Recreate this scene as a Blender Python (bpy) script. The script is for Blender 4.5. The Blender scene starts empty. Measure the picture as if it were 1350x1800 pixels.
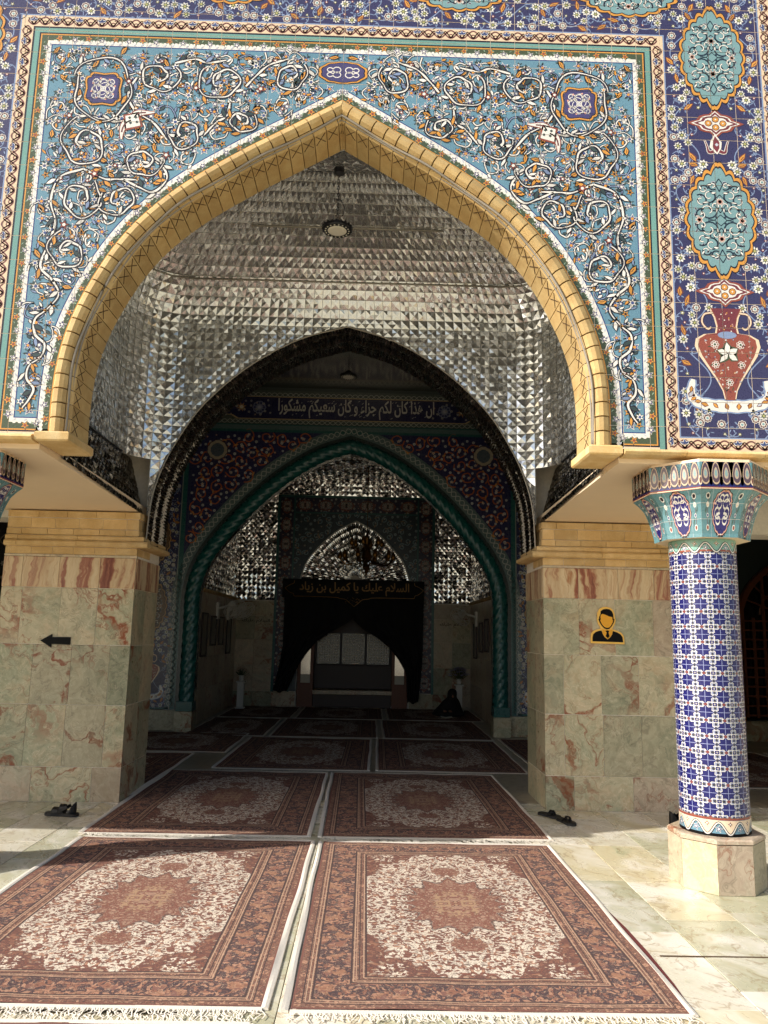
import bpy, math, random
import numpy as np
from mathutils import Vector, Matrix
rng = random.Random(7)
PI = math.pi; TAU = 2*PI; R = math.radians
S = bpy.context.scene
COL = S.collection

# ------------------------------------------------------------------ camera, sky, sun, exposure
FPX, PITCH, ROLL, YAW = 1330.0, R(9.25), R(1.2), R(0.9)
CAM = Vector((0.32, 0.0, 1.70))
_fw = Vector((math.sin(YAW)*math.cos(PITCH), math.cos(YAW)*math.cos(PITCH), math.sin(PITCH)))
_rt = Vector((math.cos(YAW), -math.sin(YAW), 0)); _up = _rt.cross(_fw)
_r2 = _rt*math.cos(ROLL) + _up*math.sin(ROLL); _u2 = -_rt*math.sin(ROLL) + _up*math.cos(ROLL)
cam = bpy.data.cameras.new('camera'); camo = bpy.data.objects.new('camera', cam); COL.objects.link(camo)
cam.sensor_fit = 'VERTICAL'; cam.sensor_height = 36.0; cam.lens = 36.0*FPX/1800.0
cam.clip_start = 0.05; cam.clip_end = 2000
camo.matrix_world = Matrix(((_r2.x, _u2.x, -_fw.x, CAM.x), (_r2.y, _u2.y, -_fw.y, CAM.y), (_r2.z, _u2.z, -_fw.z, CAM.z), (0, 0, 0, 1)))
S.camera = camo
SUNV = Vector((-1.36, -0.50, 1.0)).normalized()          # towards the sun
W = bpy.data.worlds.new('World'); S.world = W; W.use_nodes = True
wn = W.node_tree.nodes; wl = W.node_tree.links; wn.clear()
sky = wn.new('ShaderNodeTexSky'); sky.sky_type = 'NISHITA'; sky.sun_disc = False
sky.sun_elevation = math.asin(SUNV.z); sky.sun_rotation = math.atan2(SUNV.x, SUNV.y)
sky.dust_density = 3.0; sky.air_density = 1.0
bg = wn.new('ShaderNodeBackground'); bg.inputs[1].default_value = 0.15
wo = wn.new('ShaderNodeOutputWorld'); wl.new(sky.outputs[0], bg.inputs[0]); wl.new(bg.outputs[0], wo.inputs[0])
sl = bpy.data.lights.new('sun', 'SUN'); sl.energy = 4.4; sl.angle = R(0.53); sl.color = (1.0, 0.97, 0.92)
so = bpy.data.objects.new('sun', sl); COL.objects.link(so)
so.rotation_euler = SUNV.to_track_quat('Z', 'Y').to_euler(); so.location = (-8, -6, 12)
S.view_settings.view_transform = 'Standard'; S.view_settings.look = 'None'
S.view_settings.gamma = 1.0; S.view_settings.exposure = 0.47; S.view_settings.use_curve_mapping = False
S.cycles.use_denoising = True; S.cycles.max_bounces = 10; S.cycles.diffuse_bounces = 5; S.cycles.glossy_bounces = 8
S.cycles.transparent_max_bounces = 6; S.cycles.caustics_reflective = False; S.cycles.caustics_refractive = False
S.cycles.sample_clamp_indirect = 6.0; S.cycles.blur_glossy = 0.3

# ------------------------------------------------------------------ colour and node helpers
def srgb(h):
    h = h.lstrip('#'); v = [int(h[i:i+2], 16)/255 for i in (0, 2, 4)]
    return tuple((c/12.92 if c <= .04045 else ((c+.055)/1.055)**2.4) for c in v)
class X:
    """a node socket with arithmetic"""
    def __init__(s, n, k): s.n = n; s.k = k
    def _m(s, op, b=None, c=None): return s.n.math(op, s, b, c)
    def __add__(s, b): return s._m('ADD', b)
    def __radd__(s, b): return s._m('ADD', b)
    def __sub__(s, b): return s._m('SUBTRACT', b)
    def __rsub__(s, b): return s.n.math('SUBTRACT', b, s)
    def __mul__(s, b): return s._m('MULTIPLY', b)
    def __rmul__(s, b): return s._m('MULTIPLY', b)
    def __truediv__(s, b): return s._m('DIVIDE', b)
    def __pow__(s, b): return s._m('POWER', b)
    def abs(s): return s._m('ABSOLUTE')
    def sin(s): return s._m('SINE')
    def sqrt(s): return s._m('SQRT')
    def frac(s): return s._m('FRACT')
    def floor(s): return s._m('FLOOR')
    def min(s, b): return s._m('MINIMUM', b)
    def max(s, b): return s._m('MAXIMUM', b)
    def gt(s, b): return s._m('GREATER_THAN', b)
    def lt(s, b): return s._m('LESS_THAN', b)
class Mat:
    def __init__(s, name):
        s.m = bpy.data.materials.new(name); s.m.use_nodes = True; s.t = s.m.node_tree
        s.t.nodes.clear(); s.o = s.t.nodes.new('ShaderNodeOutputMaterial')
        s.b = s.t.nodes.new('ShaderNodeBsdfPrincipled'); s.t.links.new(s.b.outputs[0], s.o.inputs[0])
        s._tc = None
    def put(s, sock, v):
        if isinstance(v, X): s.t.links.new(v.k, sock)
        elif isinstance(v, (tuple, list)) and len(v) == 3 and sock.type == 'RGBA': sock.default_value = (*v, 1)
        else: sock.default_value = v
    def math(s, op, a, b=None, c=None):
        n = s.t.nodes.new('ShaderNodeMath'); n.operation = op
        for i, v in enumerate((a, b, c)):
            if v is not None: s.put(n.inputs[i], v)
        return X(s, n.outputs[0])
    def coord(s, kind='Object'):
        if s._tc is None: s._tc = s.t.nodes.new('ShaderNodeTexCoord')
        return X(s, s._tc.outputs[kind])
    def pos(s):
        n = s.t.nodes.new('ShaderNodeNewGeometry'); return X(s, n.outputs['Position'])
    def rand(s):
        n = s.t.nodes.new('ShaderNodeObjectInfo'); return X(s, n.outputs['Random'])
    def sep(s, v):
        n = s.t.nodes.new('ShaderNodeSeparateXYZ'); s.put(n.inputs[0], v); return [X(s, n.outputs[i]) for i in range(3)]
    def vec(s, x, y, z=0.0):
        n = s.t.nodes.new('ShaderNodeCombineXYZ')
        for i, v in enumerate((x, y, z)): s.put(n.inputs[i], v)
        return X(s, n.outputs[0])
    def vadd(s, a, b):
        n = s.t.nodes.new('ShaderNodeVectorMath'); n.operation = 'ADD'; s.put(n.inputs[0], a); s.put(n.inputs[1], b); return X(s, n.outputs[0])
    def vscale(s, a, b):
        n = s.t.nodes.new('ShaderNodeVectorMath'); n.operation = 'MULTIPLY'; s.put(n.inputs[0], a); s.put(n.inputs[1], b); return X(s, n.outputs[0])
    def noise(s, v, scale, detail=3, rough=.55, dist=0., color=False):
        n = s.t.nodes.new('ShaderNodeTexNoise'); s.put(n.inputs['Vector'], v)
        n.inputs['Scale'].default_value = scale; n.inputs['Detail'].default_value = detail
        n.inputs['Roughness'].default_value = rough; n.inputs['Distortion'].default_value = dist
        return X(s, n.outputs['Color' if color else 'Fac'])
    def vor(s, v, scale, feature='F1', out='Distance', rnd=1.0):
        n = s.t.nodes.new('ShaderNodeTexVoronoi'); n.feature = feature; s.put(n.inputs['Vector'], v)
        n.inputs['Scale'].default_value = scale; n.inputs['Randomness'].default_value = rnd
        return X(s, n.outputs[out])
    def step(s, v, a, b, lo=0., hi=1.):
        n = s.t.nodes.new('ShaderNodeMapRange'); n.interpolation_type = 'SMOOTHSTEP'
        for i, q in enumerate((v, a, b, lo, hi)): s.put(n.inputs[i], q)
        return X(s, n.outputs[0])
    def mix(s, f, a, b):
        n = s.t.nodes.new('ShaderNodeMix'); n.data_type = 'RGBA'
        s.put(n.inputs['Factor'], f); s.put(n.inputs[6], a); s.put(n.inputs[7], b); return X(s, n.outputs[2])
    def mul(s, a, f):
        n = s.t.nodes.new('ShaderNodeMix'); n.data_type = 'RGBA'; n.blend_type = 'MULTIPLY'; n.inputs['Factor'].default_value = 1
        s.put(n.inputs[6], a); g = s.t.nodes.new('ShaderNodeCombineColor')
        for i in range(3): s.put(g.inputs[i], f)
        s.t.links.new(g.outputs[0], n.inputs[7]); return X(s, n.outputs[2])
    def ramp(s, f, stops):
        n = s.t.nodes.new('ShaderNodeValToRGB'); e = n.color_ramp.elements
        while len(e) < len(stops): e.new(.5)
        for q, (p, c) in zip(e, stops): q.position = p; q.color = (*c, 1)
        s.put(n.inputs[0], f); return X(s, n.outputs[0])
    def attr(s, name='Col'):
        n = s.t.nodes.new('ShaderNodeAttribute'); n.attribute_name = name; return X(s, n.outputs['Color'])
    def bump(s, h, strength=.3, dist=.01):
        n = s.t.nodes.new('ShaderNodeBump'); n.inputs['Strength'].default_value = strength; n.inputs['Distance'].default_value = dist
        s.put(n.inputs['Height'], h); s.t.links.new(n.outputs[0], s.b.inputs['Normal'])
    def done(s, color, rough=.5, metal=0., spec=.5, **k):
        s.put(s.b.inputs['Base Color'], color); s.put(s.b.inputs['Roughness'], rough); s.put(s.b.inputs['Metallic'], metal)
        s.b.inputs['Specular IOR Level'].default_value = spec
        for q, v in k.items(): s.put(s.b.inputs[q.replace('_', ' ')], v)
        return s.m

def plain(name, hexc, rough=.5, metal=0., var=.12, scale=30, spec=.5, bump=0.):
    m = Mat(name); p = m.pos(); f = m.noise(p, scale, 4)
    c = m.mul(srgb(hexc) if isinstance(hexc, str) else hexc, f*(2*var)+(1-var))
    if bump: m.bump(f, bump, .004)
    return m.done(c, f*.15+(rough-.075), metal, spec)

def glazed_mat(name, grid=None):
    m = Mat(name); c = m.attr('Col'); p = m.pos()
    n1 = m.noise(p, 2.2, 4); n2 = m.noise(p, 60, 2)
    f = (n1-.5)*.28 + (n2-.5)*.22 + (m.rand()-.5)*.10 + 1.0
    c = m.mul(c, f)
    if grid:
        x, y, z = m.sep(p)
        gx = ((x/grid).frac()-.5).abs().gt(.488); gz = ((z/grid).frac()-.5).abs().gt(.488)
        c = m.mix(gx.max(gz)*.35, c, (.16, .15, .14))
    m.bump(n1, .10, .006)
    return m.done(c, n2*.18+.20, 0, .5)

def marble_mat(name, ca, cb, cc, rust, vein, amt=1.0, rough=.28, sc=1.0):
    """onyx: drifting grey-green and cream clouds, rust veins that branch and swell, pale hairlines; each slab its own cut"""
    m = Mat(name); r = m.rand(); r2 = (r*91.0).frac(); r3 = (r*57.0).frac()
    p = m.vadd(m.pos(), m.vec(r*37.0, r2*23.0, r3*31.0)); x, y, z = m.sep(p)
    warp = m.noise(p, 1.6*sc, 4, .6, color=True); p2 = m.vadd(p, m.vscale(warp, (.8, .8, .8)))
    g = m.noise(p2, 1.5*sc, 6, .62); g2 = m.noise(p2, 3.6*sc, 7, .68); g3 = m.noise(p2, 13*sc, 5, .7)
    c = m.mix(m.step(g+(r-.5)*.25, .34, .66), ca, cb); c = m.mix(m.step(g2+(r2-.5)*.16, .46, .72)*.75, c, cc)
    c = m.mix(m.step(g3, .40, .62)*.22, c, vein)
    gate = m.step(m.noise(p, .9*sc, 2)+(r3-.5)*.3, .42, .60)
    wid = m.step(m.noise(p, 2.3*sc, 3), .35, .75, .008, .060)
    rid = (m.noise(p2, 1.2*sc, 3, .5, .4)-.5).abs(); v1 = m.step(rid, wid, wid*.35)
    rid2 = (m.noise(m.vadd(p2, (7., 2., 4.)), 2.4*sc, 4, .55, .5)-.5).abs(); v2 = m.step(rid2, .014, .002)
    mott = m.step(g3, .35, .6, .45, 1.0)
    c = m.mix(v1*gate*mott*amt*.9, c, rust); c = m.mix(v2*gate*.55*amt, c, rust)
    blot = m.step(m.noise(p2, 2.2*sc, 6, .72, .8), .645, .70); c = m.mix(blot*mott*.7*amt, c, rust)
    dk = (m.noise(m.vadd(p2, (3., 9., 1.)), 1.9*sc, 5, .6, .6)-.5).abs(); c = m.mix(m.step(dk, .016, .0)*.40, c, srgb('#5f5a48'))
    hair = (m.noise(p2, 3.4*sc, 6, .65, .8)-.5).abs(); c = m.mix(m.step(hair, .010, .0)*.5, c, vein)
    c = m.mul(c, r2*.34+g*.34+g3*.30+.46)
    m.bump(m.noise(p, 9, 3), .05, .004)
    return m.done(c, g3*.2+(rough-.08), 0, .5)

M = {}
M['glaze'] = glazed_mat('glazed_tile')
M['glaze_far'] = glazed_mat('glazed_tile_hall', .2)
M['grout'] = plain('pale_grout', '#ded6c8', .9, var=.2)
M['hall_back'] = plain('hall_wall_back', '#37423f', .5)
def brick_mat(name, ca, cb):
    m = Mat(name); p = m.pos(); r = m.rand(); n = m.noise(p, 7, 5, .6); f = m.noise(p, 90, 3, .7)
    c = m.mix(m.step(n, .35, .7), srgb(ca), srgb(cb)); c = m.mul(c, r*.26+f*.40+m.noise(p, 2.5, 4)*.3+.50)
    pit = m.step(m.vor(p, 120), .10, .2); c = m.mul(c, pit*.22+.78)
    m.bump(f*.6+pit*.4, .35, .004); return m.done(c, .75, 0, .25)
M['brick'] = brick_mat('ochre_brick', '#b29462', '#c0a674')
M['pbrick'] = brick_mat('pier_brick', '#c7a672', '#d6b988')
M['plaster'] = plain('cream_plaster', '#e6d0b0', .8, var=.05, scale=4, bump=.1)
M['ledge'] = brick_mat('ledge_stone', '#ccaa70', '#dabf8c')
M['mortar'] = plain('dark_mortar', '#5c452a', .95, var=.3)
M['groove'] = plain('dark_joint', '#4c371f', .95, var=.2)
M['onyx'] = marble_mat('green_onyx', srgb('#8d9175'), srgb('#aca386'), srgb('#b8a382'), srgb('#84421f'), srgb('#d8cdb0'), 1.1)
M['onyx_rose'] = marble_mat('rose_onyx', srgb('#b9a78a'), srgb('#b4a08a'), srgb('#a6a48c'), srgb('#8c4a2a'), srgb('#dccfb4'), 1.0)
def paving_mat():
    m = Mat('paving_onyx'); r = m.rand(); r2 = (r*17.3).frac(); r3 = (r*41.7).frac()
    p = m.vadd(m.pos(), m.vec(r*37.0, r2*23.0, r3*9.0)); x, y, z = m.sep(p)
    c = m.mix(m.step(r2, .35, .45), srgb('#cbc4ae'), m.mix(m.step(r3, .5, .6), srgb('#b3b092'), srgb('#c2b795')))
    w = m.noise(p, 1.3, 3, color=True); q = m.vadd(m.vec(x*1.0+y*.6, y*.45-x*.3, r), m.vscale(w, (.9, .9, .9)))
    n = m.noise(q, 2.0, 6, .6); n2 = m.noise(q, 4.5, 5, .65)
    c = m.mix(m.step(n, .42, .66)*.8, c, srgb('#ded8ca')); c = m.mix(m.step(n2, .56, .70)*.45, c, srgb('#b29e72')); c = m.mix(m.step(n, .40, .28)*.6, c, srgb('#969a78'))
    v = (m.noise(q, 2.6, 5, .6, .5)-.5).abs(); c = m.mix(m.step(v, .014, .002)*.5, c, srgb('#8a6f48'))
    c = m.mul(c, r3*.20+m.noise(p, 30, 3)*.14+.80); return m.done(c, n2*.2+.18, 0, .5)
M['paving'] = paving_mat()
M['paving2'] = marble_mat('paving_joint', srgb('#a8a083'), srgb('#b0a488'), srgb('#b5ab92'), srgb('#8d6c42'), srgb('#c4b896'), .3, .6, .8)
def stripe_mat():
    m = Mat('striped_onyx'); p = m.pos(); r = m.rand(); x, y, z = m.sep(p)
    v = m.vec(x*9.0+r*40.0, y*9.0, z*.9); w = m.noise(p, 3, 3)
    v2 = m.vec(x*9.0+r*40.0+w*2.2, y*9.0, z*.9+w)
    n = m.noise(v2, 1.0, 6, .65); q = m.noise(v, 2.6, 3)
    c = m.ramp(n, [(.30, srgb('#70382b')), (.42, srgb('#9c6249')), (.49, srgb('#c6a983')), (.60, srgb('#d4c09c')), (.70, srgb('#a8754e')), (.80, srgb('#d0b48a'))])
    c = m.mul(c, q*.3+.8); return m.done(c, .32)
M['stripe'] = stripe_mat()
def mirror_mat(name, tint, rough, dusty=1.0):
    m = Mat(name); p = m.pos(); n = m.noise(p, 6, 4); f = m.noise(p, 45, 3)
    c = m.mul(tint, n*.3+f*.2+.70)
    return m.done(c, f*.12+rough, dusty)
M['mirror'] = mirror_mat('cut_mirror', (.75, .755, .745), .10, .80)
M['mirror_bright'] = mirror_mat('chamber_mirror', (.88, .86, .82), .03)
M['mirror_dark'] = mirror_mat('dark_tint_mirror', (.42, .39, .35), .10)  # darker tint; paints dark reflections into the vestibule's lower band
M['mirror_trim'] = plain('mirror_setting', '#8b8478', .45, .5, .2)
M['teal'] = plain('teal_glaze', '#175552', .28, 0, .25, 12)
M['black_cloth'] = plain('black_cloth', '#08080a', .9, 0, .3, 50)
M['gold'] = plain('gold_thread', '#8f6b35', .5, .2)
M['bronze'] = plain('bronze', '#6b4a22', .35, .9)
M['white_paint'] = plain('white_paint', '#d8d5cc', .5, 0, .06)
M['black_rubber'] = plain('black_rubber', '#0b0b0c', .5, 0, .2, 40, .3)
M['grey_rubber'] = plain('grey_rubber', '#242425', .6, spec=.3)
M['black_metal'] = plain('black_metal', '#17161a', .4, .3)
M['lens'] = plain('frosted_lens', '#d9d4c6', .35, 0, .04)
M['cable'] = plain('grey_cable', '#8b8274', .5)
M['sign_black'] = plain('sign_black', '#060607', .6, 0, .1, 30, .15)
M['sign_yellow'] = plain('sign_yellow', '#e0a01c', .4, 0, .04)
M['sign_edge'] = plain('sign_edge', '#e9b955', .4, 0, .04)
M['wood'] = plain('brown_wood', '#6b3a1e', .5, 0, .3, 18)
M['dark_wood'] = plain('dark_wood', '#2c1810', .5, 0, .3, 18)
M['dark_glass'] = plain('dark_glass', '#0b0c0d', .12)
M['paper'] = plain('white_paper', '#c9c2b2', .8)
M['picture'] = plain('picture_print', '#6b6250', .3, 0, .5, 7)
M['cream_edge'] = plain('cream_wool', '#d9d0c0', .95, 0, .12, 60, bump=.3)
M['skin'] = plain('skin', '#9a6f56', .6)
M['letters_white'] = plain('white_glaze', '#c9c6bd', .3)
M['letters_black'] = plain('black_paint', '#15120e', .5)
M['flower_lilac'] = plain('flower_lilac', '#9a94b8', .7, 0, .3, 40)
M['flower_cream'] = plain('flower_cream', '#c9b4a0', .7, 0, .3, 40)
M['leaf_green'] = plain('leaf_green', '#3a4a2a', .6, 0, .3, 40)

# ------------------------------------------------------------------ object helpers
def link(o, parent=None):
    COL.objects.link(o)
    if parent is not None: o.parent = parent
    return o
def tag(o, label=None, cat=None, group=None, kind=None):
    if label: o['label'] = label
    if cat: o['category'] = cat
    if group: o['group'] = group
    if kind: o['kind'] = kind
    return o
def thing(name, label, cat, loc=(0, 0, 0), rz=0, group=None):
    o = bpy.data.objects.new(name, None); o.empty_display_size = .1; o.location = loc; o.rotation_euler = (0, 0, rz); link(o)
    return tag(o, label, cat, group)
def mk(name, V, F, mat, parent=None, smooth=False, C=None):
    me = bpy.data.meshes.new(name); me.from_pydata([tuple(v) for v in V], [], F)
    if smooth: me.polygons.foreach_set('use_smooth', [True]*len(me.polygons))
    if C is not None:
        a = me.attributes.new('Col', 'FLOAT_COLOR', 'FACE')
        a.data.foreach_set('color', np.array([(*c, 1) for c in C], np.float32).ravel())
    me.materials.append(M[mat] if isinstance(mat, str) else mat)
    return link(bpy.data.objects.new(name, me), parent)
class MB:
    def __init__(s): s.V = []; s.F = []; s.C = []
    def add(s, V, F, c=None):
        b = len(s.V); s.V += [tuple(v) for v in V]; s.F += [tuple(i+b for i in f) for f in F]
        if c is not None: s.C += [c]*len(F)
        return s
    def hexa(s, p, c=None):            # 8 points: bottom ring 0-3, top ring 4-7
        return s.add(p, [(3, 2, 1, 0), (4, 5, 6, 7), (0, 1, 5, 4), (1, 2, 6, 5), (2, 3, 7, 6), (3, 0, 4, 7)], c)
    def box(s, x0, x1, y0, y1, z0, z1, bev=0.):
        if bev <= 0:
            return s.hexa([(x0, y0, z0), (x1, y0, z0), (x1, y1, z0), (x0, y1, z0), (x0, y0, z1), (x1, y0, z1), (x1, y1, z1), (x0, y1, z1)])
        b = bev; rings = []
        for z, i in ((z0, b), (z0+b, 0), (z1-b, 0), (z1, b)):
            rings.append([(x0+i, y0+i, z), (x1-i, y0+i, z), (x1-i, y1-i, z), (x0+i, y1-i, z)])
        return s.loft(rings, True, True)
    def loft(s, rings, closed=True, caps=False):
        n = len(rings[0]); V = [p for r in rings for p in r]; F = []
        for i in range(len(rings)-1):
            for j in range(n if closed else n-1):
                k = (j+1) % n; F.append((i*n+j, i*n+k, (i+1)*n+k, (i+1)*n+j))
        if caps: F.append(tuple(range(n-1, -1, -1))); F.append(tuple((len(rings)-1)*n+j for j in range(n)))
        return s.add(V, F)
    def tube(s, path, r, n=8, caps=True):
        path = [Vector(p) for p in path]; rings = []
        for i, p in enumerate(path):
            t = (path[min(i+1, len(path)-1)]-path[max(i-1, 0)]).normalized()
            a = Vector((0, 0, 1)) if abs(t.z) < .9 else Vector((1, 0, 0))
            u = t.cross(a).normalized(); v = u.cross(t)
            rr = r[i] if isinstance(r, (list, tuple)) else r
            rings.append([tuple(p+u*(rr*math.cos(TAU*k/n))+v*(rr*math.sin(TAU*k/n))) for k in range(n)])
        return s.loft(rings, True, caps)
    def lathe(s, prof, c=(0, 0, 0), n=24):
        return s.loft([[(c[0]+r*math.cos(TAU*k/n), c[1]+r*math.sin(TAU*k/n), c[2]+z) for k in range(n)] for r, z in prof], True, True)
    def prism(s, pts, y0, y1):        # polygon in xz, extruded along y
        n = len(pts)
        V = [(x, y0, z) for x, z in pts]+[(x, y1, z) for x, z in pts]
        return s.add(V, [tuple(range(n)), tuple(range(2*n-1, n-1, -1))]+[((i+1) % n, i, n+i, n+(i+1) % n) for i in range(n)])
    def mk(s, name, mat, parent=None, smooth=False): return mk(name, s.V, s.F, mat, parent, smooth, s.C or None)

# ------------------------------------------------------------------ curves
def catmull(P, per=8):
    P = [np.array(p, float) for p in P]; out = []
    for i in range(len(P)-1):
        a, b, c, d = P[max(i-1, 0)], P[i], P[i+1], P[min(i+2, len(P)-1)]
        if i == 0: a = 2*b-c
        if i+2 >= len(P): d = 2*c-b
        for k in range(per):
            t = k/per; out.append(.5*((2*b)+(c-a)*t+(2*a-5*b+4*c-d)*t*t+(-a+3*b-3*c+d)*t**3))
    out.append(P[-1]); return np.array(out)
def resample(P, n):
    P = np.asarray(P, float); d = np.r_[0, np.cumsum(np.linalg.norm(np.diff(P, axis=0), axis=1))]
    t = np.linspace(0, d[-1], n); return np.stack([np.interp(t, d, P[:, i]) for i in range(P.shape[1])], 1)
def length(P): return float(np.linalg.norm(np.diff(np.asarray(P), axis=0), axis=1).sum())
def normals(P):
    P = np.asarray(P, float); t = np.gradient(P, axis=0); t /= np.linalg.norm(t, axis=1)[:, None]+1e-12
    return np.stack([-t[:, 1], t[:, 0]], 1)
def half_arch(pts, n):               # right half, apex to springing
    return resample(catmull(pts), n)
def full_arch(h):                    # left springing, apex, right springing
    l = h[::-1].copy(); l[:, 0] *= -1; return np.vstack([l[:-1], h])
def off_half(h, d):                  # offset outwards (d>0) keeping the apex on the axis
    N = normals(h)                   # path goes apex -> right spring: left normal points outwards/up
    q = h+N*d
    k = N[0]; q[0] = (0, h[0][1]+d/max(k[1], .2)); q = q[(q[:, 0] >= -1e-6)]
    return q
AO = half_arch([(0, 5.94), (.4, 5.70), (.8, 5.46), (1.2, 5.185), (1.5, 4.915), (1.72, 4.63), (1.9, 4.29), (2.01, 4.0), (2.07, 3.72), (2.09, 3.45), (2.09, 3.13)], 70)
A2 = half_arch([(0, 5.10), (.5, 4.95), (.92, 4.72), (1.28, 4.44), (1.6, 4.10), (1.82, 3.74), (1.96, 3.43), (2.05, 3.08), (2.08, 2.60)], 60)
A3 = half_arch([(0, 5.26), (.6, 5.05), (1.22, 4.66), (1.78, 4.17), (2.24, 3.66), (2.58, 3.20), (2.78, 2.80), (2.87, 2.36), (2.87, 1.8), (2.87, .34)], 70)
def arch_z(h, x):
    x = abs(x); return float(np.interp(x, h[:, 0], h[:, 1])) if x < h[:, 0].max()-1e-3 else -1e9

# ------------------------------------------------------------------ flat glaze drawing: convex pieces with a colour and a layer
HJ = random.Random(99)
class Orn:
    def __init__(s): s.P = []
    def poly(s, pts, c, l): s.P.append(([(float(p[0]), float(p[1])) for p in pts], l, c))
    def fan(s, cx, cy, pts, c, l):
        n = len(pts)
        for i in range(n): s.poly([(cx, cy), pts[i], pts[(i+1) % n]], c, l)
    def rect(s, a, b, c_, d, c, l): s.poly([(a, c_), (b, c_), (b, d), (a, d)], c, l)
    def ribbon(s, pts, w, c, l, closed=False):
        P = np.asarray(pts, float)
        if closed: P = np.vstack([P, P[:1]])
        if len(P) < 2: return
        N = normals(P)
        if closed: N[0] = N[-1] = (N[0]+N[-1])/2
        w = np.asarray(w if hasattr(w, '__len__') else [w]*len(P), float)[:, None]/2
        if closed and len(w) < len(P): w = np.vstack([w, w[:1]])
        a = P+N*w; b = P-N*w
        for i in range(len(P)-1): s.poly([a[i], b[i], b[i+1], a[i+1]], c, l)
    def lined(s, pts, w, c, oc, ow, l, closed=False):
        w = np.asarray(w if hasattr(w, '__len__') else [w]*len(pts), float)
        s.ribbon(pts, w+2*ow, oc, l, closed); s.ribbon(pts, w, c, l+1, closed)
    def disc(s, cx, cy, r, c, l, n=8, sy=1.): s.poly([(cx+r*math.cos(TAU*k/n), cy+sy*r*math.sin(TAU*k/n)) for k in range(n)], c, l)
    def flower(s, cx, cy, r, n, petal, centre, edge, l, ph=0., deep=.42):
        q = HJ.uniform(.76, 1.10); petal = tuple(c*q for c in petal); r = r*HJ.uniform(.88, 1.12); ph += HJ.uniform(-.3, .3)
        pts = [(cx+(r if k % 2 == 0 else r*deep)*math.cos(ph+PI*k/n), cy+(r if k % 2 == 0 else r*deep)*math.sin(ph+PI*k/n)) for k in range(2*n)]
        if edge: s.fan(cx, cy, [(cx+(x-cx)*1.28, cy+(y-cy)*1.28) for x, y in pts], edge, l)
        s.fan(cx, cy, pts, petal, l+1); s.disc(cx, cy, r*.36, centre, l+2, 6)
    def rosette(s, cx, cy, r, n, edge, petal, core, l):
        for k in range(n):
            a = TAU*k/n; s.disc(cx+r*.66*math.cos(a), cy+r*.66*math.sin(a), r*.34, edge, l, 6); s.disc(cx+r*.66*math.cos(a), cy+r*.66*math.sin(a), r*.2, petal, l+1, 6)
        s.disc(cx, cy, r*.4, edge, l+1, 8); s.disc(cx, cy, r*.28, core, l+2, 8)
    def leaf(s, cx, cy, a, L, w, c, oc, l):
        q_ = HJ.uniform(.74, 1.12); c = tuple(v*q_ for v in c); L *= HJ.uniform(.85, 1.15); w *= HJ.uniform(.85, 1.2)
        u = np.array([math.cos(a), math.sin(a)]); v = np.array([-u[1], u[0]]); p = np.array([cx, cy])
        def shp(k, z): return [p-u*L*.5*k, p-u*L*.15+v*w*.5*z, p+u*L*.2+v*w*.4*z, p+u*L*.55*k+v*w*.15, p+u*L*.15-v*w*.35*z, p-u*L*.2-v*w*.3*z]
        if oc: s.poly(shp(1.15, 1.6), oc, l)
        s.poly(shp(.95, .9), c, l+1)
    def T(s, f):
        q = Orn(); q.P = [([f(*p) for p in pts], l, c) for pts, l, c in s.P]; return q
    def join(s, o, dl=0): s.P += [(p, l+dl, c) for p, l, c in o.P]
    def mirror(s): s.P += [([(-x, y) for x, y in p][::-1], l, c) for p, l, c in list(s.P)]

def clip_box(pts, x0, x1, y0, y1):
    for ax, v, sg in ((0, x0, 1), (0, x1, -1), (1, y0, 1), (1, y1, -1)):
        out = []; n = len(pts)
        for i in range(n):
            a, b = pts[i], pts[(i+1) % n]; da = (a[ax]-v)*sg; db = (b[ax]-v)*sg
            if da >= 0: out.append(a)
            if (da > 0 and db < 0) or (da < 0 and db > 0):
                t = da/(da-db); out.append((a[0]+(b[0]-a[0])*t, a[1]+(b[1]-a[1])*t))
        pts = out
        if len(pts) < 3: return None
    return pts

DL = .00035
def orn_mesh(name, orn, f, mat, parent, nrm=None, gap_ccw=True):
    """drawn pieces laid on a surface f(u, v, h) -> xyz"""
    V = []; F = []; C = []
    for pts, l, c in orn.P:
        b = len(V); V += [f(u, v, l*DL) for u, v in pts]; F.append(tuple(range(b, b+len(pts)))); C.append(c)
    return mk(name, V, F, mat, parent, C=C)

class P_: pass
K = P_()      # glaze palette
for k_, v_ in dict(field='#64899a', field2='#587f90', line='#26356e', white='#dfdad0', cream='#e0c8aa', green='#48523a', orange='#cd9140', black='#231f26',
                   teal='#6c968d', beige='#d9c0a0', brown='#6a3f3a', navy='#393757', navy2='#302d50', lblue='#8090ae', blue='#43507f', purple='#48436b', red='#964e3c', rust='#8c4a3a',
                   pink='#d3a08f', olive='#a8a56a', mteal='#76989a', dk='#26313c', grey='#b9bcc4', wine='#71363a', stem='#3c4a46', cobalt='#191a58', cap='#5f898f').items():
    setattr(K, k_, srgb(v_))

# ---- the turquoise spandrel field (right half, mirrored later)
FX, FZ0, FZ1 = 2.36, 3.25, 6.37
BW = .105                                   # border between brick and field
def field_in(x, z, m=0.):
    if not (abs(x) < FX-m and FZ0+m < z < FZ1-m): return False
    q = AOF[m > .03]
    return z > arch_z(q, x) if abs(x) < q[:, 0].max() else True
AOF = {False: off_half(AO, BW), True: off_half(AO, BW+.035)}

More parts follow.
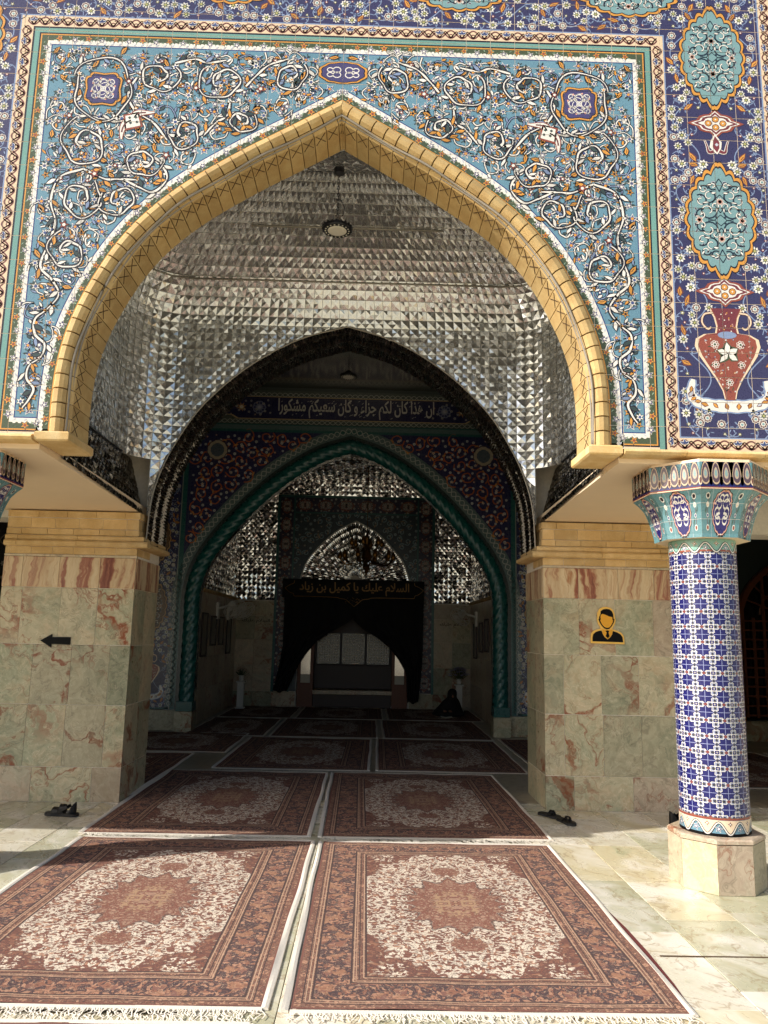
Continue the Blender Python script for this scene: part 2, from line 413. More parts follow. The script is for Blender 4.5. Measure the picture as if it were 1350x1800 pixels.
def spiral(cx, cz, r0, a0, turns, d, end=.28, n=30):
    t = np.linspace(0, 1, n); a = a0+d*TAU*turns*t; r = r0*(1-(1-end)*t**1.1)*(1+.11*np.sin(2*a+cx*9)+.05*np.sin(5*a+cz*7))
    return np.stack([cx+r*np.cos(a), cz+r*np.sin(a)], 1)
def barbs(o, P, every, L, l, cols, r):
    N = normals(P)
    for i in range(3, len(P)-2, every):
        sgn = 1 if (i//every) % 2 else -1
        t = P[i+1]-P[i-1]; a = math.atan2(t[1], t[0])+sgn*r.uniform(.5, .9)
        c = P[i]+N[i]*sgn*L*.45
        o.leaf(c[0], c[1], a, L, L*.42, r.choice(cols), K.black, l)
def spandrel(pal, r):
    o = Orn()
    spir = [(1.49, 6.12, .17, 2.6, 1), (.97, 6.09, .19, .6, -1), (.43, 6.16, .15, 2.4, 1), (2.02, 5.50, .22, 1.2, -1), (1.56, 5.36, .15, 3.2, 1), (1.24, 5.62, .15, .2, -1),
            (2.03, 5.03, .19, 2.2, 1), (1.72, 5.03, .16, .5, -1), (2.08, 4.58, .17, 1.2, -1), (.80, 5.74, .12, 2.6, 1), (1.93, 5.98, .27, .5, 1)]
    nsp = len(spir)
    for i, (cx, cz, rr, a0, d) in enumerate(spir):
        last = i == len(spir)-1
        P = spiral(cx, cz, rr, a0, 1.02 if last else 1.3, d, .86 if last else .26, 46)
        w = np.linspace(.014, .030, len(P)); w[-8:] = np.linspace(.036, .016, 8)
        if last: w[:] = .017
        o.lined(P, w*.50*(1+.28*np.sin(np.linspace(0, 19, len(P))+i)), pal['vine'], K.black, .0125, 6)
        barbs(o, P, 5, .074, 8, pal['barb'], r)
        e = P[-1]; o.flower(e[0], e[1], .026, 5, pal['vine'], pal['accent'], K.black, 8)
    stems = [[(2.02, 5.28), (2.2, 5.2), (2.25, 5.0), (2.2, 4.82), (2.24, 4.62)], [(2.02, 5.28), (1.85, 5.2), (1.75, 5.2), (1.6, 5.2)], [(1.36, 6.24), (1.2, 6.28), (1.1, 6.25), (.95, 6.28)],
             [(.78, 6.05), (.70, 6.15), (.6, 6.25), (.45, 6.31)], [(1.66, 6.10), (1.72, 5.95), (1.65, 5.8), (1.5, 5.7), (1.38, 5.55)], [(1.1, 5.6), (1.0, 5.72), (.92, 5.78), (.9, 5.9)],
             [(1.66, 5.75), (1.78, 5.70), (1.9, 5.72), (2.1, 5.75)], [(1.42, 5.36), (1.36, 5.22), (1.46, 5.10), (1.58, 5.14), (1.7, 5.2)],
             [(2.24, 4.62), (2.28, 4.45), (2.18, 4.34), (2.12, 4.22), (2.2, 4.1), (2.28, 4.02), (2.27, 3.9), (2.19, 3.82), (2.21, 3.72), (2.29, 3.65), (2.3, 3.55), (2.24, 3.47), (2.27, 3.38), (2.31, 3.32)]]
    for P in stems:
        P = catmull(P, 7); o.lined(P, .013*(1+.35*np.sin(np.linspace(0, 17, len(P)))), pal['vine'], K.black, .0115, 4); barbs(o, P, 6, .078, 6, pal['barb'], r)
    for x, z in ((1.72, 6.06), (1.18, 6.02), (.66, 6.03), (2.17, 5.74), (1.38, 5.42), (2.13, 4.80), (1.93, 5.24)):
        o.flower(x, z, .036, 5, pal['red'], pal['vine'], K.black, 9, r.random()*6)
    # second, finer tier of scrolls between the main ones
    small = []
    for _ in range(4000):
        x = r.uniform(.06, FX-.08); z = r.uniform(FZ0+.1, FZ1-.08); rr = r.uniform(.065, .10)
        if not field_in(x, z, .04) or not field_in(x-rr*.7, z-rr*.5, .0) or abs(x-1.92)+abs(z-5.985) < .36 or (x < .26 and z > 6.05): continue
        if any((x-a)**2+(z-b)**2 < ((rr+c)*.92)**2 for a, b, c in small): continue
        small.append((x, z, rr)); d = r.choice((1, -1)); a0 = r.random()*TAU
        P = spiral(x, z, rr, a0, 1.2, d, .3, 26); o.lined(P, np.linspace(.005, .012, 26), pal['vine'] if r.random() < .75 else K.lblue, K.black, .0065, 2); barbs(o, P, 5, .05, 3, pal['barb'], r)
        e = P[-1]; o.flower(e[0], e[1], .022, 5, r.choice((pal['red'], pal['f1'], K.white, pal['accent'])), K.white, K.black, 4)
        q = P[0]; t = np.array([x, z])-q; Q = catmull([q, q+np.array([-t[1], t[0]])*.9*-d+t*-.2, q+np.array([-t[1], t[0]])*1.5*-d+t*.2], 5); o.lined(Q, np.linspace(.006, .011, len(Q)), pal['vine'], K.black, .006, 2)
    # square medallion, palmette, half of the top cartouche
    mx, mz = 1.92, 5.985
    lob = [(mx+(.125+.014*abs(math.sin(4*a)))*(abs(math.cos(a))**.55)*np.sign(math.cos(a)), mz+(.125+.014*abs(math.sin(4*a)))*(abs(math.sin(a))**.55)*np.sign(math.sin(a))) for a in np.linspace(0, TAU, 49)[:-1]]
    o.fan(mx, mz, [(mx+(x-mx)*1.14, mz+(z-mz)*1.14) for x, z in lob], K.black, 10); o.fan(mx, mz, [(mx+(x-mx)*1.10, mz+(z-mz)*1.10) for x, z in lob], pal['accent'], 11)
    o.fan(mx, mz, lob, K.black, 12); o.fan(mx, mz, [(mx+(x-mx)*.95, mz+(z-mz)*.95) for x, z in lob], pal['med'], 13)
    for k in range(4):
        a = TAU*k/4; o.ribbon([(mx+.05*math.cos(a)+.034*math.cos(b), mz+.05*math.sin(a)+.034*math.sin(b)) for b in np.linspace(0, TAU, 13)[:-1]], .009, K.white, 14, True)
        a += PI/4; o.ribbon([(mx+.085*math.cos(a)+.026*math.cos(b), mz+.085*math.sin(a)+.026*math.sin(b)) for b in np.linspace(0, TAU, 11)[:-1]], .008, K.white, 14, True)
        o.disc(mx+.085*math.cos(a), mz+.085*math.sin(a), .010, K.grey, 14, 6)
    o.flower(mx, mz, .02, 6, K.white, K.grey, None, 14)
    for k in range(8):
        a = TAU*k/8+.39; P = [(mx+(.045+.05*t)*math.cos(a+.9*math.sin(3*t)), mz+(.045+.05*t)*math.sin(a+.9*math.sin(3*t))) for t in np.linspace(0, 1, 9)]; o.ribbon(P, .006, K.white, 14); o.disc(*P[-1], .009, K.pink, 15, 5)
    for a in (2.6, 5.2):
        P = [(1.66+.17*math.cos(a)*t+.03*math.sin(3*t), 5.72+.16*math.sin(a)*t+.02*math.sin(4*t)) for t in np.linspace(0, 1.1, 12)]
        o.lined(P, np.linspace(.085, .008, 12), K.white, pal['red'], .007, 10)
        o.ribbon(P[1:9], .012, K.brown, 12)
    o.poly([(1.58, 5.66), (1.72, 5.62), (1.74, 5.76), (1.62, 5.79)], pal['red'], 11); o.poly([(1.60, 5.67), (1.71, 5.64), (1.725, 5.75), (1.63, 5.775)], K.white, 12)
    for q in ((1.63, 5.70), (1.68, 5.69), (1.64, 5.74), (1.69, 5.735)): o.disc(*q, .014, K.stem, 13, 4)
    cz = 6.20; cart = [(.17*np.sign(math.cos(a))*abs(math.cos(a))**.8*(1+.07*abs(math.sin(4*a))), cz+.082*math.sin(a)*(1+.10*abs(math.sin(5*a)))) for a in np.linspace(-PI/2, PI/2, 25)]
    for k, c, l in ((1.16, K.black, 9), (1.12, pal['accent'], 10), (1.02, K.black, 11), (.97, pal['med'], 12)):
        q = [(x*k, cz+(z-cz)*k) for x, z in cart]
        for i in range(len(q)-1): o.poly([(0, cz), q[i], q[i+1]], c, l)
    for x, rr in ((.05, .032), (.105, .024)):
        for s_ in (1, -1): o.ribbon([(x+rr*math.cos(b), cz+s_*.022+rr*.8*math.sin(b)) for b in np.linspace(0, TAU, 11)[:-1]], .008, K.white, 13, True)
    # scattered sprigs and small flowers
    occ = []
    tries = 0
    while tries < 6000:
        tries += 1
        x = r.uniform(.02, FX-.03); z = r.uniform(FZ0+.03, FZ1-.03)
        if not field_in(x, z, .032): continue
        if abs(x-mx) < .17 and abs(z-mz) < .17: continue
        if any((x-a)**2+(z-b)**2 < (c*.8)**2 for a, b, c in small) and r.random() < .75: continue
        if x < .22 and abs(z-cz) < .12: continue
        if any((x-a)**2+(z-b)**2 < .060**2 for a, b in occ): continue
        occ.append((x, z)); t = r.random(); a = r.random()*TAU
        P = [(x-.055*math.cos(a+k*.25)*(1-k/3), z-.055*math.sin(a+k*.25)*(1-k/3)) for k in range(4)]
        o.ribbon(P, .0085, K.stem, 2)
        for q in (-1, 1): o.leaf(x-.028*math.cos(a)+q*.016*math.sin(a), z-.028*math.sin(a)-q*.016*math.cos(a), a+q*.9, .044, .019, pal['twig'], None, 2)
        if t < .17: o.leaf(x, z, a, .078, .036, pal['accent'], pal['edge'], 3); o.ribbon([(x-.018*math.cos(a), z-.018*math.sin(a)), (x+.018*math.cos(a), z+.018*math.sin(a))], .005, pal['edge'], 5)
        elif t < .46: o.flower(x, z, .033, 5, pal['f1'], pal['accent'], K.white, 3, a)
        elif t < .66: o.flower(x, z, .035, 6, K.white, pal['f1'], pal['edge'], 3, a)
        elif t < .82: o.flower(x, z, .030, 5, pal['accent'], pal['edge'], K.stem, 3, a)
        else: o.flower(x, z, .031, 4, pal['f2'], K.white, K.white, 3, a)
    o.mirror(); return o
PALF = dict(vine=K.white, barb=[K.orange, K.white, K.white, K.stem, K.lblue], accent=K.orange, red=K.rust, med=K.purple, twig=K.stem, edge=K.black, f1=K.blue, f2=K.purple)

def strip_between(o, a, b, c, l):
    for i in range(min(len(a), len(b))-1): o.poly([a[i], b[i], b[i+1], a[i+1]], c, l)
def offs(d, n=64):                          # right half offset of the brick edge, resampled
    return resample(off_half(AO, d), n)
def field_fill(o, col, l=0):
    q = offs(BW, 60); q = q[q[:, 1] > FZ0]
    for i in range(len(q)-1):
        for s_ in (1, -1): o.poly([(s_*q[i][0], q[i][1]), (s_*q[i+1][0], q[i+1][1]), (s_*q[i+1][0], FZ1), (s_*q[i][0], FZ1)], col, l)
    xm = q[:, 0].max()
    for s_ in (1, -1): o.rect(min(s_*xm, s_*FX), max(s_*xm, s_*FX), FZ0, FZ1, col, l)
def border(o, bands, gcol):
    """white scallop, green floral strip and lines round the field; bands are (d0, d1, colour)"""
    q0 = [(FX, FZ0), (FX, FZ1), (-FX, FZ1), (-FX, FZ0)]
    xin = offs(BW)[-1][0]
    for d0, d1, c in bands:
        for s_ in (1, -1):
            o.poly([(s_*(FX+d0), FZ0-d1), (s_*(FX+d1), FZ0-d1), (s_*(FX+d1), FZ1+d1), (s_*(FX+d0), FZ1+d0)], c, 1)
            o.poly([(0, FZ1+d0), (s_*(FX+d0), FZ1+d0), (s_*(FX+d1), FZ1+d1), (0, FZ1+d1)], c, 1)
            if BW-d1 >= -.03:
                a = offs(BW-d0); b = offs(BW-d1)
                strip_between(o, np.c_[a[:, 0]*s_, a[:, 1]], np.c_[b[:, 0]*s_, b[:, 1]], c, 1)
            x0, x1 = xin-min(d0, .1), FX+d0
            o.rect(min(s_*x0, s_*x1), max(s_*x0, s_*x1), FZ0-d1, FZ0-d0, c, 1)
    path_out = [(FX, FZ0+.02), (FX, FZ1), (0, FZ1)]
    path_arch = offs(BW)
    base_o = o; o = Orn()
    for P, sg in ((resample(path_out, 400), -1), (resample(path_arch, 400), -1), (resample([(xin, FZ0), (FX, FZ0)], 40), -1)):
        L = length(P); n = max(2, int(L/.030)); Q = resample(P, n); N = normals(Q)*sg
        for i in range(n):
            c = Q[i]+N[i]*.034; o.disc(c[0], c[1], .017, K.white, 2, 6)
            if i % 2 == 0: c = Q[i]+N[i]*.022; o.leaf(c[0], c[1], math.atan2(N[i][1], N[i][0])+.9, .034, .016, K.grey, None, 3)
        n = max(2, int(L/.108)); Q = resample(P, n+1)[:-1]+0; N = normals(Q)*sg if len(Q) > 2 else np.array([[0, -1.]]*len(Q))
        for i in range(len(Q)):
            if i % 2: c = Q[i]+N[i]*.064; o.flower(c[0], c[1], .031, 5, K.orange, K.rust, K.stem, 3, i)
            else: c = Q[i]+N[i]*.048; o.flower(c[0], c[1], .028, 5, K.purple, K.white, K.white, 3, i)
        n = int(L/.036); Q = resample(P, n+2); N = normals(Q)*sg
        for i in range(n): c = Q[i]+N[i]*(.06+.014*(-1)**i); o.leaf(c[0], c[1], i*1.3, .028, .010, srgb('#8da58c'), None, 2)
    o.mirror(); base_o.join(o)
def guilloche(o, P, w, l=2):
    """brown strapwork with little blue flowers on a beige band; P is the band's centre line"""
    L = length(P); per = L/max(1, round(L/.185)); n = int(L/per*16); Q = resample(P, n+1); N = normals(Q); s_ = np.linspace(0, L, n+1)
    for ph in (0, PI): o.ribbon(Q+N*(w*.36*np.sin(TAU*s_/per+ph))[:, None], .012, K.brown, l)
    for ph in (PI/2, -PI/2): o.ribbon(Q+N*(w*.26*np.sin(2*TAU*s_/per+ph)*np.sign(ph))[:, None], .0095, K.brown, l)
    for k in range(int(round(L/per))):
        for f in (.25, .75):
            i = int((k+f)*16); c = Q[min(i, n)]; nn = N[min(i, n)]
            if f < .5:
                for e in range(3): a = math.atan2(nn[1], nn[0])+(e-1)*1.0; o.leaf(c[0]+.020*math.cos(a), c[1]+.020*math.sin(a), a, .034, .019, K.blue, K.white, l+1)
            o.ribbon([(c[0]-nn[0]*.015+.016*math.cos(b), c[1]-nn[1]*.015+.016*math.sin(b)) for b in np.linspace(0, TAU, 9)[:-1]], .009, K.brown, l, True)

def med_outline(cx, cy, a, b, k=1., n=132, lobes=22, tip=.13):
    out = []
    for i in range(n):
        t = TAU*i/n; d = min(t, TAU-t, abs(t-PI)); q = 1+.085*abs(math.sin(lobes*t/2))+tip*math.exp(-(d/.13)**2)
        out.append((cx+a*k*q*math.sin(t)*(.80+.20*abs(math.sin(t))), cy+b*k*q*math.cos(t)))
    return out
def medallion(o, cx, cy, a, b, l, body=None, edge=None):
    for k, c in ((1.12, K.black), (1.095, edge or K.orange), (1.02, K.black), (.985, body or K.mteal)):
        o.fan(cx, cy, med_outline(cx, cy, a, b, k), c, l); l += 1
    q = Orn()
    for (x, y, rr, a0, d) in ((.40, .20, .30, 3.3, 1), (.34, .52, .24, 5.0, -1), (.62, .12, .20, 2.0, -1), (.22, .74, .15, 4.0, 1), (.62, .42, .22, 1.0, 1), (.52, .66, .16, 3.0, -1), (.18, .30, .2, 0.5, -1)):
        P = np.array([(x*a+rr*a*(1-.7*t)*math.cos(a0+d*7.2*t), y*b+rr*a*(1-.7*t)*math.sin(a0+d*7.2*t)) for t in np.linspace(0, 1, 18)])
        q.ribbon(P, .013, K.dk, l); q.ribbon(P[8:], .008, K.white, l+1)
        q.leaf(P[6][0], P[6][1], a0+d*2, .045, .018, K.white, K.dk, l)
    q.ribbon([(0, .12*b), (.2*a, 0), (.42*a, -.02*b)], .007, K.dk, l)
    q.ribbon([(0, .9*b), (.12*a, .78*b), (0, .62*b)], .009, K.dk, l); q.ribbon([(0, .55*b), (.25*a, .38*b), (0, .16*b)], .008, K.dk, l)
    q.flower(.0, .40*b, .030, 6, K.pink, K.white, K.white, l+1); q.flower(.70*a, 0, .026, 5, K.pink, K.wine, K.white, l+1); q.disc(.14*a, .06*b, .012, K.dk, l+1, 4)
    for k in range(7):
        t = .25+k*.40; q.leaf(.84*a*math.sin(t)*(.8+.2*abs(math.sin(t))), .84*b*math.cos(t), t, .034, .014, K.dk, K.grey, l)
    q.mirror(); q.P += [([(x, -y) for x, y in p], ll, c) for p, ll, c in list(q.P)]
    o.join(q.T(lambda x, y: (cx+x, cy+y)))
def cartouche(o, cx, cy, a, b, l):
    half = [(1, 0), (.80, .16), (.66, .22), (.56, .50), (.40, .62), (.22, .66), (.12, .84), (0, 1.05)]
    out = half+[(-x, y) for x, y in half[::-1][1:]]; out = out+[(x, -y) for x, y in out[::-1][1:-1]]
    def sh(k): return [(cx+a*k*x, cy+b*k*y*1.25) for x, y in out]
    for k, c in ((1.18, K.rust), (1.0, K.white), (.90, K.wine), (.72, K.white)): o.fan(cx, cy, sh(k), c, l); l += 1
    for k in range(4):
        t = TAU*k/4; o.disc(cx+a*.30*math.cos(t), cy+b*.42*math.sin(t), b*.36, K.brown, l, 8); o.disc(cx+a*.30*math.cos(t), cy+b*.42*math.sin(t), b*.28, K.orange, l+1, 8); o.disc(cx+a*.30*math.cos(t), cy+b*.42*math.sin(t), b*.1, K.white, l+2, 4)
def palmette(o, cx, cy, s, l):
    for k in (-1, 1):
        P = [(cx+k*s*(.1+1.0*t+.15*math.sin(5*t)), cy-s*.3+s*(.9*t*t-.35*math.sin(3*t))) for t in np.linspace(0, 1, 10)]
        o.lined(P, np.linspace(.03, .006, 10), K.wine, K.white, .005, l)
    o.leaf(cx, cy+.02, PI/2, s*1.4, s*.8, K.wine, K.white, l+2); o.disc(cx, cy+.02, s*.16, K.grey, l+4, 4)
def vase(o, cx, zb, h, l):
    prof = [(0, .034), (.10, .048), (.22, .088), (.36, .150), (.48, .202), (.58, .228), (.66, .218), (.71, .160), (.725, .080), (.80, .07), (.90, .085), (.985, .115), (1, .115)]
    def body(k, c, l):
        for (t0, w0), (t1, w1) in zip(prof[:-1], prof[1:]): o.poly([(cx-w0*k-(k-1)*.05, zb+h*t0), (cx+w0*k+(k-1)*.05, zb+h*t0), (cx+w1*k+(k-1)*.05, zb+h*t1), (cx-w1*k-(k-1)*.05, zb+h*t1)], c, l)
    body(1.10, K.cream, l); body(1.0, K.rust, l+1)
    for (t0, w0), (t1, w1) in zip(prof[7:-1], prof[8:]): o.poly([(cx-w0*.92, zb+h*t0), (cx+w0*.92, zb+h*t0), (cx+w1*.92, zb+h*t1), (cx-w1*.92, zb+h*t1)], K.wine, l+2)
    o.fan(cx, zb+h*.69, [(cx+.075*math.cos(t), zb+h*.705+.03*math.sin(t)) for t in np.linspace(0, TAU, 13)[:-1]], K.lblue, l+3)
    for k in (-1, 1):
        o.lined(catmull([(cx+k*.10, zb+h*.95), (cx+k*.17, zb+h*.93), (cx+k*.19, zb+h*.84), (cx+k*.15, zb+h*.77), (cx+k*.12, zb+h*.79)], 5), .012, K.cream, K.brown, .004, l)
        o.rosette(cx+k*.10, zb+h*.60, .035, 7, K.white, K.rust, K.green, l+3); o.rosette(cx+k*.10, zb+h*.38, .032, 7, K.white, K.rust, K.green, l+3)
        for t, w in ((.52, .175), (.46, .17), (.30, .115), (.2, .085), (.64, .17)): o.flower(cx+k*w, zb+h*t, .010, 5, K.blue, K.white, K.white, l+3)
    for k in range(5):
        a = PI/2+(k-2)*1.15; o.leaf(cx+.045*math.cos(a), zb+h*.50+.045*math.sin(a), a, .085, .05, K.white, K.green, l+3)
    o.rosette(cx, zb+h*.19, .032, 7, K.white, K.rust, K.green, l+3)
    for k in range(70):
        t = HJ.uniform(.08, .66); w = float(np.interp(t, [p[0] for p in prof], [p[1] for p in prof]))*.86; x = HJ.uniform(-w, w)
        if abs(t-.5) < .12 and abs(x) < .085: continue
        if k % 2: o.flower(cx+x, zb+h*t, .010, 5, HJ.choice((K.pink, K.orange, K.white, K.blue)), K.white, None, l+2)
        else: o.leaf(cx+x, zb+h*t, HJ.random()*6, .032, .011, HJ.choice((K.green, K.wine, K.pink)), None, l+2)
    for k in range(16): o.disc(cx+HJ.uniform(-.06, .06), zb+h*HJ.uniform(.74, .97), .006, HJ.choice((K.pink, K.white, K.orange)), l+4, 5)
    # dish under the vase
    P = catmull([(cx-.28, zb+.16), (cx-.30, zb+.04), (cx-.22, zb-.03), (cx, zb-.05), (cx+.22, zb-.03), (cx+.30, zb+.04), (cx+.28, zb+.16)], 8)
    w = .075*np.sin(np.linspace(.12, PI-.12, len(P)))**.5*(1+.25*np.abs(np.sin(np.arange(len(P))*.8)))
    o.lined(P, w, K.white, K.lblue, .012, l)
    for i in range(5, len(P)-5, 3): o.leaf(P[i][0], P[i][1], i*.9, .05, .026, K.orange if i % 8 else K.grey, K.brown, l+2)

def blue_band(o, L, Wd, meds, r, l=1, pal=None):
    """arabesque ground for a band, s along 0..L, t across -Wd/2..Wd/2, symmetric in t; meds: kept-clear ovals (s, ra, rb)"""
    h = Wd/2; q = Orn()
    def clear(s, t, m=0.): return all(((s-a)/(rb+m))**2+(t/(ra+m))**2 > 1 for a, ra, rb in meds)
    P0 = [(s, h*(.62+.26*math.sin(s*TAU/.62))) for s in np.arange(0, L, .03)]
    q.ribbon([(t, s) for s, t in P0 if True], .009, K.lblue, l)
    occ = []; tries = 0
    while tries < int(1500*L):
        tries += 1
        s = r.uniform(.03, L-.03); t = r.uniform(.035, h-.035)
        if not clear(s, t, .045) or any((s-a)**2+(t-b)**2 < .064**2 for a, b in occ): continue
        occ.append((s, t)); k = r.random(); a = r.random()*TAU
        q.ribbon([(t-.09*math.cos(a+j*.3)*(1-j/4), s-.09*math.sin(a+j*.3)*(1-j/4)) for j in range(5)], .0065, K.lblue, l)
        for e in (-1, 1): q.leaf(t-.045*math.cos(a)+e*.018*math.sin(a), s-.045*math.sin(a)-e*.018*math.cos(a), a+e, .036, .014, K.lblue, None, l)
        if k < .34: q.flower(t, s, .038, 8, K.white, K.green, None, l+1, a, .66); q.flower(t, s, .029, 6, K.green, K.olive, None, l+3, a)
        elif k < .52: q.rosette(t, s, .036, 8, K.white, K.brown, K.mteal, l+1)
        elif k < .66: q.leaf(t, s, a, .085, .036, K.orange, K.brown, l+1); q.ribbon([(t-.02*math.cos(a), s-.02*math.sin(a)), (t+.02*math.cos(a), s+.02*math.sin(a))], .006, K.brown, l+3)
        elif k < .84: q.flower(t, s, .017, 5, K.olive, K.white, None, l+2, a)
        else: q.flower(t, s, .016, 5, K.red, K.white, None, l+2, a)
    q.mirror(); o.join(q)

FY = 5.50           # plane of the tiled face
BX0, BX1 = FX+.275, FX+1.06           # dark blue band
def facade_art():
    r = random.Random(11); o = Orn()
    TOPZ = 7.45
    for s_ in (1, -1):                                     # dark blue field
        o.rect(min(s_*BX0, s_*BX1), max(s_*BX0, s_*BX1), 3.22, TOPZ, K.navy, 0)
    o.rect(-BX0, BX0, FZ1+.275, TOPZ, K.navy, 0)
    field_fill(o, K.field, 0)
    border(o, [(0, .008, K.line), (.008, .040, K.white), (.040, .090, K.green), (.090, .100, K.orange), (.100, .112, K.black)], K.green)
    for d0, d1, c in ((.112, .152, K.teal), (.152, .167, K.black), (.167, .265, K.beige), (.265, .276, K.lblue)):
        for s_ in (1, -1):
            o.poly([(s_*(FX+d0), 3.10), (s_*(FX+d1), 3.10), (s_*(FX+d1), FZ1+d1), (s_*(FX+d0), FZ1+d0)], c, 1)
            o.poly([(0, FZ1+d0), (s_*(FX+d0), FZ1+d0), (s_*(FX+d1), FZ1+d1), (0, FZ1+d1)], c, 1)
    g = FX+.216
    guilloche(o, [(g, 3.14), (g, FZ1+.17)], .098); guilloche(o, [(-g, 3.14), (-g, FZ1+.17)], .098); guilloche(o, [(-g, FZ1+.216), (g, FZ1+.216)], .098)
    for s_ in (1, -1):                                     # outer and lower beige bands of the flank
        o.rect(min(s_*BX1, s_*(BX1+.012)), max(s_*BX1, s_*(BX1+.012)), 3.22, TOPZ, K.lblue, 1)
        o.rect(min(s_*(BX1+.012), s_*(BX1+.11)), max(s_*(BX1+.012), s_*(BX1+.11)), 3.10, TOPZ, K.beige, 1)
        o.rect(min(s_*(BX1+.11), s_*(BX1+.13)), max(s_*(BX1+.11), s_*(BX1+.13)), 3.10, TOPZ, K.black, 1)
        o.rect(min(s_*(BX1+.13), s_*(BX1+.6)), max(s_*(BX1+.13), s_*(BX1+.6)), 3.10, TOPZ, K.field, 1)
        guilloche(o, [(s_*(BX1+.062), 3.14), (s_*(BX1+.062), TOPZ)], .098)
        o.rect(min(s_*(FX+.265), s_*BX1), max(s_*(FX+.265), s_*BX1), 3.12, 3.215, K.beige, 2); o.rect(min(s_*(FX+.265), s_*BX1), max(s_*(FX+.265), s_*BX1), 3.215, 3.226, K.lblue, 2)
        o.rect(min(s_*(FX+.165), s_*(BX1+.11)), max(s_*(FX+.165), s_*(BX1+.11)), 3.09, 3.12, K.teal, 2)
        guilloche(o, [(s_*(FX+.25), 3.167), (s_*(BX1), 3.167)], .09, 3)
    # flanking band
    bc = (BX0+BX1)/2; q = Orn(); meds = [(3.23, .24, .42), (1.78, .25, .44), (2.63, .22, .11), (2.40, .17, .10), (1.18, .22, .11), (.62, .27, .42), (4.05, .2, .11)]
    blue_band(q, 4.22, BX1-BX0, meds, r)
    medallion(q, 0, 3.23, .235, .38, 5); medallion(q, 0, 1.78, .245, .40, 5); cartouche(q, 0, 2.63, .20, .085, 5); palmette(q, 0, 2.42, .10, 5); cartouche(q, 0, 1.18, .20, .085, 5)
    vase(q, 0, .30, .74, 5); cartouche(q, 0, 4.05, .2, .085, 5)
    o.join(q.T(lambda x, y: (bc+x, 3.22+y))); o.join(q.T(lambda x, y: (-bc+x, 3.22+y)))
    # top band
    q = Orn(); zc = (FZ1+.275+TOPZ)/2; Lb = 2*BX0
    blue_band(q, Lb, TOPZ-FZ1-.275, [(Lb/2+x, .21, .40) for x in (-2.35, -.94, .94, 2.35)]+[(Lb/2+x, .12, .2) for x in (0, 1.62, -1.62)], r)
    for x in (-2.35, -.94, .94, 2.35): medallion(q, 0, Lb/2+x, .21, .38, 5)
    for x in (0, 1.62, -1.62): palmette(q, 0, Lb/2+x, .09, 5)
    o.join(q.T(lambda x, y: (y-Lb/2, zc-x)))
    o.join(spandrel(PALF, r), 1)
    return o

def split_tiles(o, x0, x1, z0, z1, size, warp):
    nx = int(round((x1-x0)/size)); nz = int(round((z1-z0)/size)); g = .0019
    cells = {}
    for pts, l, c in o.P:
        xs = [p[0] for p in pts]; zs = [p[1] for p in pts]
        i0 = max(0, int((min(xs)-x0)/size)); i1 = min(nx-1, int((max(xs)-x0)/size)); j0 = max(0, int((min(zs)-z0)/size)); j1 = min(nz-1, int((max(zs)-z0)/size))
        for i in range(i0, i1+1):
            for j in range(j0, j1+1):
                a, b, c0, d = x0+i*size+g, x0+(i+1)*size-g, z0+j*size+g, z0+(j+1)*size-g
                if min(xs) >= a and max(xs) <= b and min(zs) >= c0 and max(zs) <= d: q = pts
                else: q = clip_box(pts, a, b, c0, d)
                if q: cells.setdefault((i, j), []).append((q, l, c))
    return cells, nx, nz, g

